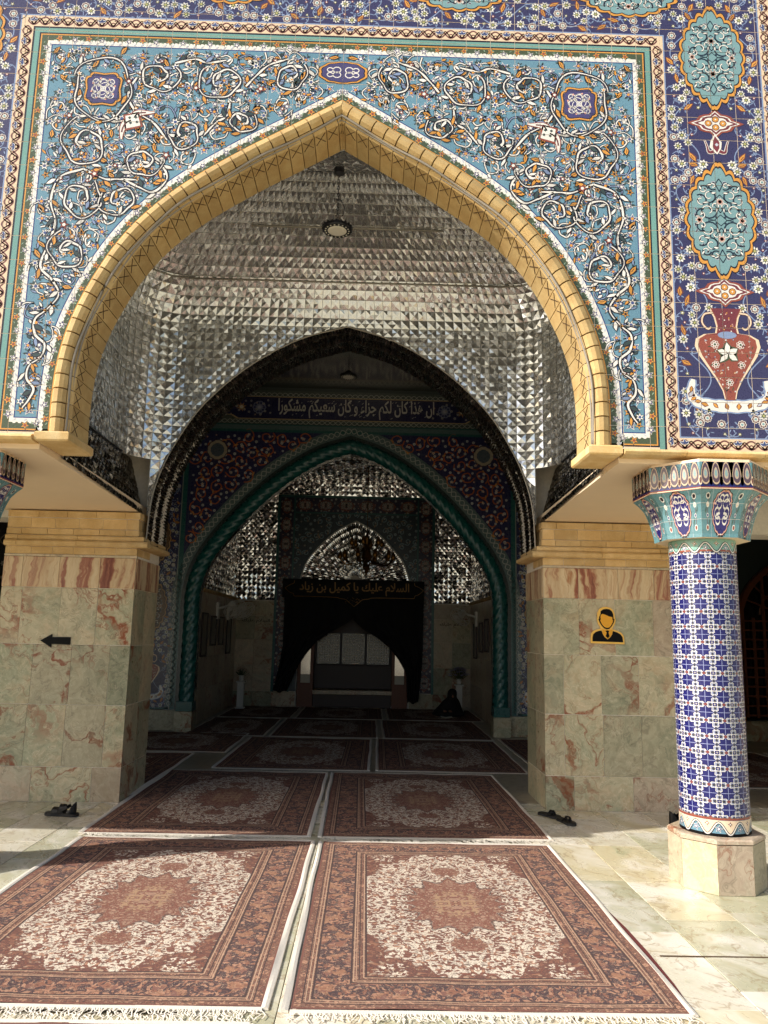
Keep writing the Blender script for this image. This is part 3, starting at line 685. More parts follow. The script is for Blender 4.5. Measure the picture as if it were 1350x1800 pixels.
def build_facade():
    T = thing('portal_facade', 'tiled entrance portal with a pointed ochre brick arch and turquoise arabesque spandrels', 'portal', (0, FY, 3.0))
    ox = Vector(T.location)
    o = facade_art(); x0, x1, z0, z1, sz = -3.8, 3.8, 3.10, 7.5, .2
    cells, nx, nz, g = split_tiles(o, x0, x1, z0, z1, sz, None)
    inner = off_half(AO, -.06)
    built = []
    for (i, j), pl in cells.items():
        a, b, c0, d = x0+i*sz+g, x0+(i+1)*sz-g, z0+j*sz+g, z0+(j+1)*sz-g
        corners = [(a, c0), (b, c0), (b, d), (a, d)]
        ins = [abs(x) < inner[:, 0].max() and z < arch_z(inner, x) for x, z in corners]
        if all(ins): continue
        V = []; F = []; C = []
        bd = .008
        if not any(ins):
            V += [(x, 0, z) for x, z in corners]+[(x, bd, z) for x, z in corners]; F += [(0, 1, 2, 3), (0, 4, 5, 1), (1, 5, 6, 2), (2, 6, 7, 3), (3, 7, 4, 0)]; C += [K.cream]*5
        for q, l, c in pl:
            k = len(V); V += [(x, -(l+1)*DL, z) for x, z in q]; F.append(tuple(range(k, k+len(q)))); C.append(c)
        cx, cz = (a+b)/2, (c0+d)/2
        Vl = [(x-cx, y, z-cz) for x, y, z in V]
        d2 = math.hypot(cx-.3, cz-4.9)
        built.append((d2, Vl, F, C, cx, cz))
    built.sort(key=lambda q: q[0])
    rest = MB()
    for n, (d2, V, F, C, cx, cz) in enumerate(built):
        if n < 300:
            t = mk('tile', V, F, 'glaze', T, C=C); t.location = Vector((cx, FY, cz))-ox
        else:
            k = len(rest.V); rest.V += [(x+cx-ox.x, y+FY-ox.y, z+cz-ox.z) for x, y, z in V]; rest.F += [tuple(i+k for i in f) for f in F]; rest.C += C
    if rest.V: tag(rest.mk('outer_tiles', 'glaze', T), kind='stuff')
    # wall behind the tiles, with the arch cut through
    YB = 5.86; core = MB(); h = off_half(AO, -.10); h = h[h[:, 1] > 3.0]
    xs = list(h[:, 0])+[2.2]; zs = list(h[:, 1])
    for s_ in (1, -1):
        for i in range(len(h)-1):
            (xa, za), (xb, zb) = h[i], h[i+1]
            if xb-xa < 1e-5: continue
            p = [(s_*xa, FY+.0015, za), (s_*xb, FY+.0015, zb), (s_*xb, YB, zb), (s_*xa, YB, za), (s_*xa, FY+.0015, 8), (s_*xb, FY+.0015, 8), (s_*xb, YB, 8), (s_*xa, YB, 8)]
            core.hexa(p)
        xm = h[:, 0].max(); core.box(min(s_*xm, s_*11), max(s_*xm, s_*11), FY+.0015, YB, 3.06, 8)  # unseen outer stretch kept solid, without an arch, so it blocks the sun
    c = core.mk('wall_core', 'grout', T); c.location = -ox
    for s_ in (1, -1):      # plain courses beyond the drawn tiles
        pass
    # brick arch: rounded outer brick, flat soffit brick, joints recessed
    L = length(AO); nb = 33; back = MB()
    out = resample(AO, nb*4+1); N = normals(out)
    def ring(u, off, y):    # u index float on the half
        i = min(int(u), len(out)-2); f = u-i; p = out[i]*(1-f)+out[i+1]*f; n = N[i]*(1-f)+N[i+1]*f
        q = p+n*off
        return (max(q[0], 0.0), y, q[1])
    th = .145
    profA = [(-.002, FY+.02), (-.002, FY-.018), (-.020, FY-.040), (-.055, FY-.050), (-.085, FY-.040), (-.105, FY-.012)]
    profB = [(-.112, FY-.012), (-th, FY+.03), (-th, YB+.01), (-.08, YB+.01)]
    for s_ in (1, -1):
        for k in range(nb):
            for prof, nm in ((profA, 'brick'), (profB, 'soffit_brick')):
                gp = .20 if nm == 'brick' else .13
                us = np.linspace(k*4+gp, k*4+4-gp, 4)
                if k == 0: us[0] = 0.04
                rings = [[(s_*p[0], p[1], p[2]) for p in (ring(u, o_, y_) for o_, y_ in prof)] for u in us]
                if s_ < 0: rings = rings[::-1]
                # close the back of the brick so that it is solid
                dp = [[(s_*p[0], p[1], p[2]) for p in (ring(u, o_, y_) for o_, y_ in ((-.02, FY+.10), ))] for u in (us if s_ > 0 else us[::-1])]
                rings = [r_+d_ for r_, d_ in zip(rings, dp)]
                m = MB().loft(rings, True, True); ct = Vector(np.mean(np.array(m.V), axis=0)); m.V = [tuple(Vector(v)-ct) for v in m.V]
                b = m.mk(nm, 'brick', T); b.location = ct-ox
        us = np.linspace(0, nb*4, nb*2+1)
        rg = [[(s_*p[0], p[1], p[2]) for p in (ring(u, o_, y_) for o_, y_ in ((-.004, FY+.02), (-.018, FY-.008), (-.048, FY-.026), (-.08, FY-.020), (-.100, FY+.0015), (-th+.022, FY+.05), (-th+.018, YB)))] for u in us]
        back.loft(rg, False)
    back.mk('mortar_bed', 'mortar', T).location = -ox
    zz = MB()               # crossed joints on the soffit beside the cable
    for s_ in (1, -1):
        for k in range(nb):
            for (ua, ya), (ub, yb) in (((k*4+.5, FY+.04), (k*4+3.5, FY+.15)), ((k*4+3.5, FY+.04), (k*4+.5, FY+.15))):
                a = Vector(ring(ua, -th-.001, ya)); b = Vector(ring(ub, -th-.001, yb)); a.x *= s_; b.x *= s_
                zz.tube([a, b], .0035, 4)
    zz.mk('crossed_joints', 'groove', T).location = -ox
    # ledge: moulded stone strip under the tiles, in blocks, and the plastered underside
    prof = [(FY+.02, 3.10), (FY-.05, 3.10), (FY-.115, 3.092), (FY-.135, 3.08), (FY-.14, 3.068), (FY-.13, 3.056), (FY-.12, 3.048), (FY-.06, 3.044), (FY+.02, 3.044)]
    for s_ in (1, -1):
        xa = 2.16; k = 0
        while xa < 10:  # carried on out of view to cast the floor shadow
            w = .58 if k else .46; m = MB()
            pp = [[(s_*(x_), y, z) for y, z in prof] for x_ in ((xa+.002, xa+w-.002) if s_ > 0 else (xa+w-.002, xa+.002))]
            m.loft(pp, True, True); b = m.mk('ledge_block', 'ledge', T); b.location = -ox; xa += w; k += 1
        # return of the ledge under the arch foot
        m = MB(); x_ = s_*1.90
        m.box(min(x_, x_+s_*.25), max(x_, x_+s_*.25), FY-.12, YB+.02, 3.044, 3.118, .012); m.mk('ledge_return', 'ledge', T).location = -ox
    for s_ in (1, -1):
        def prismq(P, nm):
            m = MB(); m.hexa([(s_*x, y, z) for x, y, z in P]+[(s_*x, y, z+.09) for x, y, z in P]); m.mk(nm, 'plaster', T).location = -ox
        prismq([(2.155, FY, 3.008), (3.58, FY, 3.008), (3.58, 8.30, 2.925), (2.15, 8.30, 2.925)], 'plaster_soffit')
        prismq([(3.58, FY, 3.008), (10., FY, 3.008), (10., 6.4, 2.985), (3.58, 6.4, 2.985)], 'bay_soffit')
    # cable clipped along the brick
    full = full_arch(resample(off_half(AO, -.118), 60)); cb = MB()
    cb.tube([(x, FY-.008+.012*math.sin(i*.5), z) for i, (x, z) in enumerate(full)], .010, 6); cb.tube([(x*.994, FY+.016+.008*math.sin(i*.37), z-.012) for i, (x, z) in enumerate(full)], .007, 6)
    tag(cb.mk('cable', 'cable', None, True), 'grey cable pair running along the ochre brick arch', 'cable')
build_facade()

# ------------------------------------------------------------------ mirror-work
def facet_cells(G, h, r, jit=.5, loose=0.):
    """G[i][j] points with outward normal; yields one cut-mirror rosette of eight triangles per cell"""
    nu = len(G)-1; nv = len(G[0])-1
    Hm = {}
    def nrm(i, j):
        a = Vector(G[min(i+1, nu)][j])-Vector(G[max(i-1, 0)][j]); b = Vector(G[i][min(j+1, nv)])-Vector(G[i][max(j-1, 0)])
        n = a.cross(b); return n.normalized() if n.length > 1e-9 else Vector((0, -1, 0))
    for i in range(nu):
        for j in range(nv):
            p = [Vector(G[i][j]), Vector(G[i+1][j]), Vector(G[i+1][j+1]), Vector(G[i][j+1])]
            if (p[0]-p[2]).length < 1e-4 or (p[1]-p[3]).length < 1e-4: continue
            n = nrm(i, j); c = (p[0]+p[1]+p[2]+p[3])/4
            up = .9
            c = c+n*h*(up+r.uniform(-.55, .55)*jit)+(p[1]-p[0])*r.uniform(-.05, .05)+(p[3]-p[0])*r.uniform(-.05, .05)
            V = []; F = []
            for k in range(4):
                a, b = p[k], p[(k+1) % 4]; e = (a+b)/2+n*h*(-.45+r.uniform(-.5, .5)*jit)
                V += [a, e]
            V.append(c); F = [(k, (k+1) % 8, 8) for k in range(8)]
            if loose:           # every cut piece is set at its own slight angle
                W = [];  F = []
                for k in range(8):
                    tri = [V[k], V[(k+1) % 8], V[8]]; F.append((9+3*k, 10+3*k, 11+3*k)); W += [q+n*h*r.uniform(-loose, loose) for q in tri]
                V = V+W
            yield V, F
def facet_obj(cells, name, parent, n_single, mat, ox, near):
    cs = list(cells); cs.sort(key=lambda q: (q[0][8]-near).length); rest = MB()
    for k, (V, F) in enumerate(cs):
        if k < n_single:
            c = V[8].copy(); o = mk('mirror_rosette', [v-c for v in V], F, mat, parent); o.location = c-ox
        else: rest.add([v-ox for v in V], F)
    if rest.V: tag(rest.mk(name, mat, parent), kind='stuff')
def grid(f, nu, nv): return [[f(i/nu, j/nv) for j in range(nv+1)] for i in range(nu+1)]
def strip_lines(o, pts, r, mat, parent, ox, name): 
    m = MB(); m.tube(pts, r, 6); q = m.mk(name, mat, parent); q.location = -ox

XS, YA, YD, ZC, ZS = 2.32, 5.87, 8.06, 5.97, 5.00
def build_vestibule():
    r = random.Random(3); ox = Vector((0, 7, 2.9))
    T = thing('mirror_vestibule', 'faceted mirror-work vault and walls behind the brick arch', 'vault', ox)
    RC = .55; RV = ZC-ZS
    def plan(s_, ins):                 # U-shaped plan with rounded corners, drawn in by ins
        xs, yd, rc = XS-ins*1.15, YD-ins*1.62, max(RC-ins, .06)
        L1 = yd-rc-YA; L2 = PI/2*rc; L3 = 2*(xs-rc); tot = 2*L1+2*L2+L3; d = s_*tot
        if d < L1: return (-xs, YA+d)
        d -= L1
        if d < L2: a = d/rc; return (-xs+rc-rc*math.cos(a), yd-rc+rc*math.sin(a))
        d -= L2
        if d < L3: return (-xs+rc+d, yd)
        d -= L3
        if d < L2: a = d/rc; return (xs-rc+rc*math.sin(a), yd-rc+rc*math.cos(a))
        return (xs, yd-rc-(d-L2))
    H = np.vstack([A2[::-1]*[-1, 1], A2]); NU = 86
    levels = list(np.linspace(2.62, ZS, 25))+[ZS+RV*math.sin(t) for t in np.linspace(0, PI/2, 17)[1:]]
    def pt(i, z):
        t = max(0, min(1, (z-ZS)/RV)); ins = RV*(1-math.sqrt(1-t*t)) if z > ZS else 0
        x, y = plan(i/NU, ins); return (x, y, z)
    pts = [[pt(i, z) for z in levels] for i in range(NU+1)]
    ins = [[(p[1] > YD-.35 and abs(p[0]) < 2.079 and p[2] < arch_z(A2, p[0])) for p in row] for row in pts]
    def near(p):
        d = np.hypot(H[:, 0]-p[0], H[:, 1]-p[2]); k = int(d.argmin()); return (H[k][0], YD-.002, H[k][1])
    cells = []; back = MB()
    for i in range(NU):
        for j in range(len(levels)-1):
            q = [(i, j), (i+1, j), (i+1, j+1), (i, j+1)]; fl = [ins[a_][b_] for a_, b_ in q]
            if all(fl): continue
            raw = [pts[a_][b_] for a_, b_ in q]
            if levels[j] < 3.50 and (min(p[1] for p in raw) < YD-.30 or max(abs(p[0]) for p in raw) > 2.115): continue
            P = [near(p) if f else p for p, f in zip(raw, fl)]
            if any(fl) and abs(sum(P[k][0]*P[(k+1) % 4][2]-P[(k+1) % 4][0]*P[k][2] for k in range(4)))/2 < 3e-4 and raw[0][1] > YD-.2: continue
            cq = [sum(p[k] for p in P)/4 for k in range(3)]; back.add([(p[0]*1.004, p[1]+.010, p[2]+.003) for p in P], [(0, 1, 2, 3)])
            P = [tuple(cq[k]+(p[k]-cq[k])*.955 for k in range(3)) for p in P]
            cells += list(facet_cells([[P[0], P[3]], [P[1], P[2]]], .0066, r, .5, .34))
    facet_obj(cells, 'wall_mirrors', T, 150, 'mirror', ox, Vector((0, 7.6, 5.6)))
    tag(back.mk('mirror_bed', 'white_paint', T), kind='stuff').location = -ox
    xi, yi = XS-RV*1.15, YD-RV*1.62
    ceil = grid(lambda u, v: (-xi+2*xi*u, YA+(yi-YA)*v, ZC), 24, 7); facet_obj(facet_cells(ceil, -.0085, r, .35, .26), 'ceiling_mirrors', T, 150, 'mirror', ox, Vector((0, 6.2, 6)))
    for s_ in (1, -1):
        f = (lambda u, v: (s_*(2.135+(XS-.01-2.135)*v), YA+(8.06-YA)*u, (3.03-.11*u)*(1-v)+3.54*v)); facet_obj(facet_cells(grid(f, 26, 8), -.011*s_, r, .8, .3), 'lower_mirrors', T, 0, 'mirror_dark', ox, ox)  # its dark reflections are put into the darker mirror colour
        strip_lines(T, [(s_*(XS-.03), YA, 3.53), (s_*(XS-.03), 7.70, 3.53)], .010, 'black_metal', T, ox, 'trim_bar')
    for zz, n0, n1 in ((5.52, .0, 1.), (5.845, .34, .66)):
        t = (zz-ZS)/RV; e = RV*(1-math.sqrt(1-t*t)); P = [plan(k, e) for k in np.linspace(n0, n1, 40)]
        P = [(x*.995, y-.012, zz-.008) for x, y in P if y > 6.6]; strip_lines(T, P, .009, 'mirror_trim', T, ox, 'trim_bar')
    bk = MB(); bk.box(-2.45, 2.45, YA, 8.3, ZC+.05, ZC+.12)
    for s_ in (1, -1): bk.box(min(s_*2.40, s_*2.5), max(s_*2.40, s_*2.5), YA, 8.3, 3.05, ZC+.05)
    bk.mk('backing', 'grout', T).location = -ox
build_vestibule()

def build_mirror_arch():
    r = random.Random(5); ox = Vector((0, 8.1, 2.6)); Y0, Y1 = 8.06, 8.74
    T = thing('mirror_archway', 'dark mirror-lined pointed archway between the marble piers', 'arch', ox)
    core = MB(); h = A2
    for s_ in (1, -1):
        for i in range(len(h)-1):
            (xa, za), (xb, zb) = h[i], h[i+1]
            if xb-xa < 1e-5: continue
            core.hexa([(s_*xa, Y0+.03, za+.02), (s_*xb, Y0+.03, zb+.02), (s_*xb, Y1, zb+.02), (s_*xa, Y1, za+.02), (s_*xa, Y0+.03, 6.3), (s_*xb, Y0+.03, 6.3), (s_*xb, Y1, 6.3), (s_*xa, Y1, 6.3)])
        core.box(min(s_*2.10, s_*9.5), max(s_*2.10, s_*9.5), 8.32, Y1, 2.9, 6.3)
    core.mk('wall_core', 'grout', T).location = -ox
    full = resample(full_arch(A2), 190); N = normals(full)
    prof = [(0, Y0-.03), (.02, Y0+.08), (-.008, Y0+.20), (.02, Y0+.34), (-.008, Y0+.5), (.01, Y1)]
    G = []
    for i in range(0, len(full)):
        p = full[i]; inn = np.array([-np.sign(p[0])*abs(N[i][0]), -abs(N[i][1])])
        G.append([(p[0]+inn[0]*d, y, p[1]+inn[1]*d) for d, y in prof])
    facet_obj(facet_cells(G, .014, r, 1.0, .3), 'arch_mirrors', T, 0, 'mirror_dark', ox, ox)
    rim = MB(); rim.tube([(x, Y0-.028, z) for x, z in full], .009, 6); rim.mk('arch_rim', 'mirror_trim', T).location = -ox
build_mirror_arch()

# ------------------------------------------------------------------ marble piers
def slab(parent, ox, x0, x1, y0, y1, z0, z1, mat, name='slab', bev=.004):
    m = MB().box(-(x1-x0)/2, (x1-x0)/2, -(y1-y0)/2, (y1-y0)/2, -(z1-z0)/2, (z1-z0)/2, bev)
    o = m.mk(name, mat, parent); o.location = Vector(((x0+x1)/2, (y0+y1)/2, (z0+z1)/2))-ox; return o
PY = 7.93
def build_pier(s_, label):
    ox = Vector((s_*2.8, PY, 0)); T = thing('marble_pier', label, 'pier', ox, group='marble piers')
    xi, xo = 2.13, 3.50; yb = 8.80; g = .0018; r = random.Random(20+s_)
    def X(a, b): return (min(s_*a, s_*b)+g, max(s_*a, s_*b)-g)
    MB().box(*X(xi+.0045, xo-.0045), PY+.0045, yb-.012, 0, 2.9).mk('core', 'grout', T).location = -ox
    rows = [(0, .335, [2.13, 2.42, 3.02, 3.50]), (.335, .94, [2.13, 2.33, 2.73, 3.12, 3.50]), (.94, 1.54, [2.13, 2.33, 2.72, 3.11, 3.50]), (1.54, 2.12, [2.13, 2.50, 2.88, 3.28, 3.50])]
    for z0, z1, xs in rows:
        for a, b in zip(xs[:-1], xs[1:]):
            slab(T, ox, *X(a, b), PY+r.uniform(-.002, .002), PY+.03, z0+g, z1-g, 'onyx' if r.random() < .75 else 'onyx_rose')
        for a, b in ((PY+.03, 8.36), (8.36, yb)):
            slab(T, ox, *X(xi, xi+.03), a+g, b-g, z0+g, z1-g, 'onyx')
        for a, b in ((PY+.03, 8.36), (8.36, yb)): slab(T, ox, *X(xo-.03, xo), a+g, b-g, z0+g, z1-g, 'onyx')
    xs = [2.13, 2.50, 2.92, 3.30, 3.50]
    for a, b in zip(xs[:-1], xs[1:]): slab(T, ox, *X(a, b), PY-.006, PY+.03, 2.12+g, 2.44-g, 'stripe')
    for a, b in ((PY+.03, 8.36), (8.36, yb)): slab(T, ox, *X(xi-.006, xi+.03), a+g, b-g, 2.12+g, 2.44-g, 'stripe')
    slab(T, ox, *X(xi-.008, xo), PY-.012, PY+.03, 2.44, 2.462, 'onyx_rose', 'fillet')
    # brick courses and moulding
    for z0, z1, p, w in ((2.462, 2.545, .0, .22), (2.665, 2.735, .012, .27), (2.735, 2.848, .0, .25), (2.848, 2.924, .012, .30)):
        a = xi; k = 0
        while a < xo-.01:
            b = min(a+(w*(.5 if (k == 0 and z0 > 2.6) else 1)), xo); k += 1
            slab(T, ox, *X(a-(p if a == xi else 0), b), PY-p, PY+.04, z0+g*1.5, z1-g*1.5, 'pbrick', 'brick', .003); a = b
        y = PY+.04
        while y < 8.3: slab(T, ox, *X(xi-p, xi+.04), y+g, min(y+w, 8.74)-g, z0+g*1.5, z1-g*1.5, 'pbrick', 'brick', .003); y += w
    for z0, z1, pr in ((2.545, 2.610, .06), (2.610, 2.665, .035)):
        a = xi
        prof = [(0, z0), (-pr*.7, z0), (-pr, z0+.014), (-pr, z1-.02), (-pr*.8, z1-.004), (0, z1)]
        while a < xo-.01:
            b = min(a+.62, xo); aa = a-(pr*2 if a == xi else 0)
            xs2 = X(aa, b); m = MB().loft([[(x, PY+.03+y if y == 0 else PY+y, z) for y, z in prof] for x in (xs2[::-1])], True, True); m.mk('moulding', 'pbrick', T).location = -ox; a = b
        pr2 = pr*2.0; x_in = xi
        pf = [(xi+.03, z0), (xi-pr2*.7, z0), (xi-pr2, z0+.014), (xi-pr2, z1-.02), (xi-pr2*.8, z1-.004), (xi+.03, z1)]
        rr = [[(s_*x, y, z) for x, z in pf] for y in ((PY+.031, 8.76) if s_ < 0 else (8.76, PY+.031))]
        MB().loft(rr, True, True).mk('moulding', 'pbrick', T).location = -ox
build_pier(-1, 'green onyx marble pier bearing the black arrow sign'); build_pier(1, 'green onyx marble pier bearing the yellow and black portrait sign')

# ------------------------------------------------------------------ tiled columns
def build_column_meshes():
    P = {}
    RS = .238; NR = 12; ROWS = 17; Z0, Z1 = .49, 2.36; ch = (Z1-Z0)/ROWS; cw = TAU*RS/NR
    o = Orn(); w, h = cw, ch
    o.rect(0, w, 0, h, srgb('#8f95ad'), 0)
    cx, cy = w/2, h/2
    star = [(cx+(.47 if k % 2 == 0 else .34)*w*math.cos(TAU*k/16), cy+(.47 if k % 2 == 0 else .34)*h*math.sin(TAU*k/16)) for k in range(16)]
    big = [(cx+(x-cx)*1.10, cy+(y-cy)*1.10) for x, y in star]
    o.fan(cx, cy, big, K.white, 3)
    o.fan(cx, cy, star, K.cobalt, 4)
    for (x, y) in ((0, 0), (w, 0), (0, h), (w, h)):
        for a in range(4):
            b = PI/4+a*PI/2; q = clip_box([(x+.15*w*math.cos(b+t), y+.15*h*math.sin(b+t)) for t in (-.5, 0, .5)]+[(x+.05*w*math.cos(b), y+.05*h*math.sin(b))], 0, w, 0, h)
            if q: o.poly(q, srgb('#3a3b52'), 2)
        for sx in (1, -1):
            pass
    for (x, y) in ((cx, 0), (cx, h)):
        for dx, c in ((-.27, srgb('#1d1d2e')), (0, srgb('#7d2f2b')), (.27, srgb('#1d1d2e'))):
            q = clip_box([(x+dx*w-.085*w, y-.055*h), (x+dx*w, y-.085*h), (x+dx*w+.085*w, y-.055*h), (x+dx*w+.085*w, y+.055*h), (x+dx*w, y+.085*h), (x+dx*w-.085*w, y+.055*h)], 0, w, 0, h)
            if q: o.poly(q, c, 5)
    for (x, y) in ((0, cy), (w, cy)):
        for dy in (-.26, 0, .26):
            q = clip_box([(x-.055*w, y+dy*h-.075*h), (x+.055*w, y+dy*h-.075*h), (x+.055*w, y+dy*h+.075*h), (x-.055*w, y+dy*h+.075*h)], 0, w, 0, h)
            if q: o.poly(q, srgb('#22223a'), 5)
    lines = Orn()
    for (x, y) in ((0, 0), (w, 0), (0, h), (w, h)):
        q = clip_box([(x+.19*w*math.cos(t), y+.19*h*math.sin(t)) for t in np.linspace(0, TAU, 9)[:-1]], 0, w, 0, h); o.poly(q, K.white, 3); q = clip_box([(x+.15*w*math.cos(t), y+.15*h*math.sin(t)) for t in np.linspace(0, TAU, 9)[:-1]], 0, w, 0, h); o.poly(q, srgb('#2b2866'), 4); q = clip_box([(x+.06*w*math.cos(t), y+.06*h*math.sin(t)) for t in np.linspace(0, TAU, 5)[:-1]], 0, w, 0, h); o.poly(q, K.white, 5)
    for a, b in (((0, 0), (w, h)), ((w, 0), (0, h))):
        a = np.array(a); b = np.array(b); lines.ribbon([a, a+(b-a)*.29], .0075, K.white, 3); lines.ribbon([b-(b-a)*.29, b], .0075, K.white, 3)
    [lines.ribbon([(q*w, 0), (q*w, .13*h)], .004, K.white, 6) or lines.ribbon([(q*w, .87*h), (q*w, h)], .004, K.white, 6) for q in (.14, .37, .63, .86)]; [lines.ribbon([(0, q*h), (.10*w, q*h)], .004, K.white, 6) or lines.ribbon([(.9*w, q*h), (w, q*h)], .004, K.white, 6) for q in (.13, .37, .63, .87)]
    lines.ribbon([(cx, .1*h), (cx, .9*h)], .003, srgb('#9aa0c4'), 6); lines.ribbon([(.1*w, cy), (.9*w, cy)], .003, srgb('#9aa0c4'), 6)
    o.join(lines); V = []; F = []; C = []
    def cyl(u, v, hh, r0=RS): a = u/RS-cw/RS/2; return ((r0+hh)*math.sin(a), -(r0+hh)*math.cos(a), v)
    for pts, l, c in o.P:
        gq = .0012; q = clip_box(pts, gq, w-gq, gq, h-gq)
        if not q: continue
        xs = [p[0] for p in q]
        ns = max(1, int((max(xs)-min(xs))/.035)+1); e = (max(xs)-min(xs))/ns
        for k in range(ns):
            qq = clip_box(q, min(xs)+k*e, min(xs)+(k+1)*e+1e-9, -9, 9) if ns > 1 else q
            if not qq: continue
            b = len(V); V += [cyl(u, v, (l+1)*DL) for u, v in qq]; F.append(tuple(range(b, b+len(qq)))); C.append(c)
    P['tile'] = (V, F, C, NR, ROWS, Z0, ch); P['RS'] = RS
    return P
CP = build_column_meshes()
def oct_face(k, u, v, apo, z): # unused helper kept tiny
    return None
def build_column(cx, cy, label):
    ox = Vector((cx, cy, 0)); T = thing('tiled_column', label, 'column', ox, group='tiled columns')
    V, F, C, NR, ROWS, Z0, ch = CP['tile']; RS = CP['RS']; src = None
    for k in range(NR):
        for j in range(ROWS):
            if src is None: src = mk('tile', V, F, 'glaze', T, C=C); t = src
            else: t = src.copy(); COL.objects.link(t); t.parent = T
            t.location = (0, 0, Z0+j*ch); t.rotation_euler = (0, 0, TAU*k/NR)
    MB().lathe([(RS-.004, .30), (RS-.004, 2.46)], n=48).mk('shaft_core', 'grout', T, False)
    # lower and upper painted rings
    def ring(z0, z1, name, base, inverted):
        o = Orn(); L = TAU*RS; n = 10; hh = z1-z0
        for i in range(48): o.rect(L*i/48, L*(i+1)/48, 0, hh, base, 0); o.rect(L*i/48, L*(i+1)/48, hh*.86 if not inverted else 0, hh if not inverted else hh*.14, K.rust, 1)
        for i in range(n):
            c = L*(i+.5)/n; P = [(c+L/n*(t-.5), hh*(.32+.38*math.cos(TAU*(t-.5)))) for t in np.linspace(0, 1, 13)]
            for a, b in zip(P[:-1], P[1:]): o.poly([(a[0], hh*.84), a, b, (b[0], hh*.84)] if not inverted else [a, (a[0], hh*.14), (b[0], hh*.14), b], K.cream if not inverted else srgb('#6d9a8e'), 2)
            o.lined(P, .008, K.white, K.black, .005, 3)
            o.flower(c, hh*.30, .022, 5, K.blue, K.white, K.white, 5); o.flower(L*i/n+.001, hh*.62, .018, 4, K.brown, K.white, K.cream, 5)
        q = Orn()
        for pts, l, c in o.P:
            xs = [p[0] for p in pts]; ns = max(1, int((max(xs)-min(xs))/.035)+1); e = (max(xs)-min(xs))/ns
            for k in range(ns):
                qq = clip_box(pts, min(xs)+k*e, min(xs)+(k+1)*e+1e-9, -9, 9)
                if qq: q.poly(qq, c, l)
        return orn_mesh(name, q, lambda u, v, h: ((RS+.003+h)*math.sin(u/RS), -(RS+.003+h)*math.cos(u/RS), z0+v), 'glaze', T)
    ring(.385, .489, 'foot_ring', K.field, False); ring(2.362, 2.455, 'neck_ring', srgb('#7da79a'), True)
    MB().lathe([(RS+.002, .345), (RS+.004, .384)], n=48).mk('foot_fillet', 'sign_black', T)
    # flaring eight-sided capital
    prof = [(.315, 2.455), (.315, 2.475), (.325, 2.52), (.335, 2.57), (.352, 2.63), (.378, 2.70), (.416, 2.75), (.452, 2.785), (.456, 2.79), (.456, 2.985)]
    t8 = math.tan(PI/8); m = MB()
    m.loft([[(a/math.cos(PI/8)*math.sin(PI/8+k*PI/4), -a/math.cos(PI/8)*math.cos(PI/8+k*PI/4), z) for k in range(8)] for a, z in [(.235, 2.457)]+prof+[(.44, 2.99), (.44, 3.01)]], True, True)
    CAPO = m.mk('capital', 'plaster', T)
    pl = np.array(prof); arc = np.r_[0, np.cumsum(np.linalg.norm(np.diff(pl, axis=0), axis=1))]; LT = arc[-1]; LB = arc[7]
    def face(k):
        def f(u, v, h):
            a = np.interp(v, arc, pl[:, 0]); z = np.interp(v, arc, pl[:, 1]); a2 = a+h+.0015
            x = u*a*t8; b = k*PI/4
            return (x*math.cos(b)+a2*math.sin(b), x*math.sin(b)-a2*math.cos(b), z+.0002)
        return f
    o = Orn()
    nv = 14
    for j in range(nv): o.rect(-1, 1, LB*j/nv, LB*(j+1)/nv, K.cap, 0)
    o.rect(-1, 1, LB, LB+.018, K.rust, 1); o.rect(-1, 1, LB+.018, LT, K.cobalt, 0)
    def sm(pts, c, l):       # cut a shape into thin slices so that it follows the flare
        for j in range(nv+1):
            z0_, z1_ = (LB*j/nv, LB*(j+1)/nv) if j < nv else (LB, LT)
            q = clip_box(pts, -1, 1, z0_, z1_)
            if q: o.poly(q, c, l)
    def smfan(cx_, cy_, pts, c, l):
        n = len(pts)
        for i in range(n): sm([(cx_, cy_), pts[i], pts[(i+1) % n]], c, l)
    mo = lambda k: [(x*k, LB*.50+(y-LB*.50)*k) for x, y in [(.43*math.sin(t)*(1+.10*abs(math.sin(7*t))), LB*.50+.165*math.cos(t)*(1+.05*abs(math.sin(7*t)))) for t in np.linspace(0, TAU, 57)[:-1]]]
    smfan(0, LB*.5, mo(1.08), K.black, 2); smfan(0, LB*.5, mo(1.02), K.pink, 3); smfan(0, LB*.5, mo(.94), srgb('#2b2666'), 4)
    r = random.Random(4); q = Orn()
    for (x, y, a0, d) in ((.16, .055, 0, 1), (.16, -.055, 2, -1), (.22, .0, 4, 1), (.1, .11, 1, -1)):
        q.ribbon([(x+.17*(1-.7*t)*math.cos(a0+d*8*t), y+.05*(1-.7*t)*math.sin(a0+d*8*t)) for t in np.linspace(0, 1, 16)], .016, K.white, 5)
    q.mirror()
    for pts, l, c in q.P: sm([(x*1.0, y+LB*.5) for x, y in pts], c, l)
    for s_ in (1, -1):
        x = .70*s_
        q = Orn(); q.ribbon([(x, .05), (x+.03*s_, .15), (x, .25), (x-.05*s_, .33)], .02, K.brown, 2)
        for y_, c, rr in ((.07, K.rust, .026), (.16, K.blue, .018), (.24, K.cream, .024), (.31, K.black, .03)):
            q.disc(x, y_, .09*rr/.026*.9, K.white, 3, 8, .30); q.disc(x, y_, .06*rr/.026*.9, c, 4, 8, .30)
        for y_ in (.10, .12, .19, .21, .28, .34): q.leaf(x+.09*s_*(1 if int(y_*100) % 2 else -1), y_, .5, .12, .014, K.green, None, 2)
        for pts, l, c in q.P: sm(pts, c, l)
    sm([(-.09, LB-.03), (0, LB-.055), (.09, LB-.03), (0, LB-.005)], K.orange, 3)
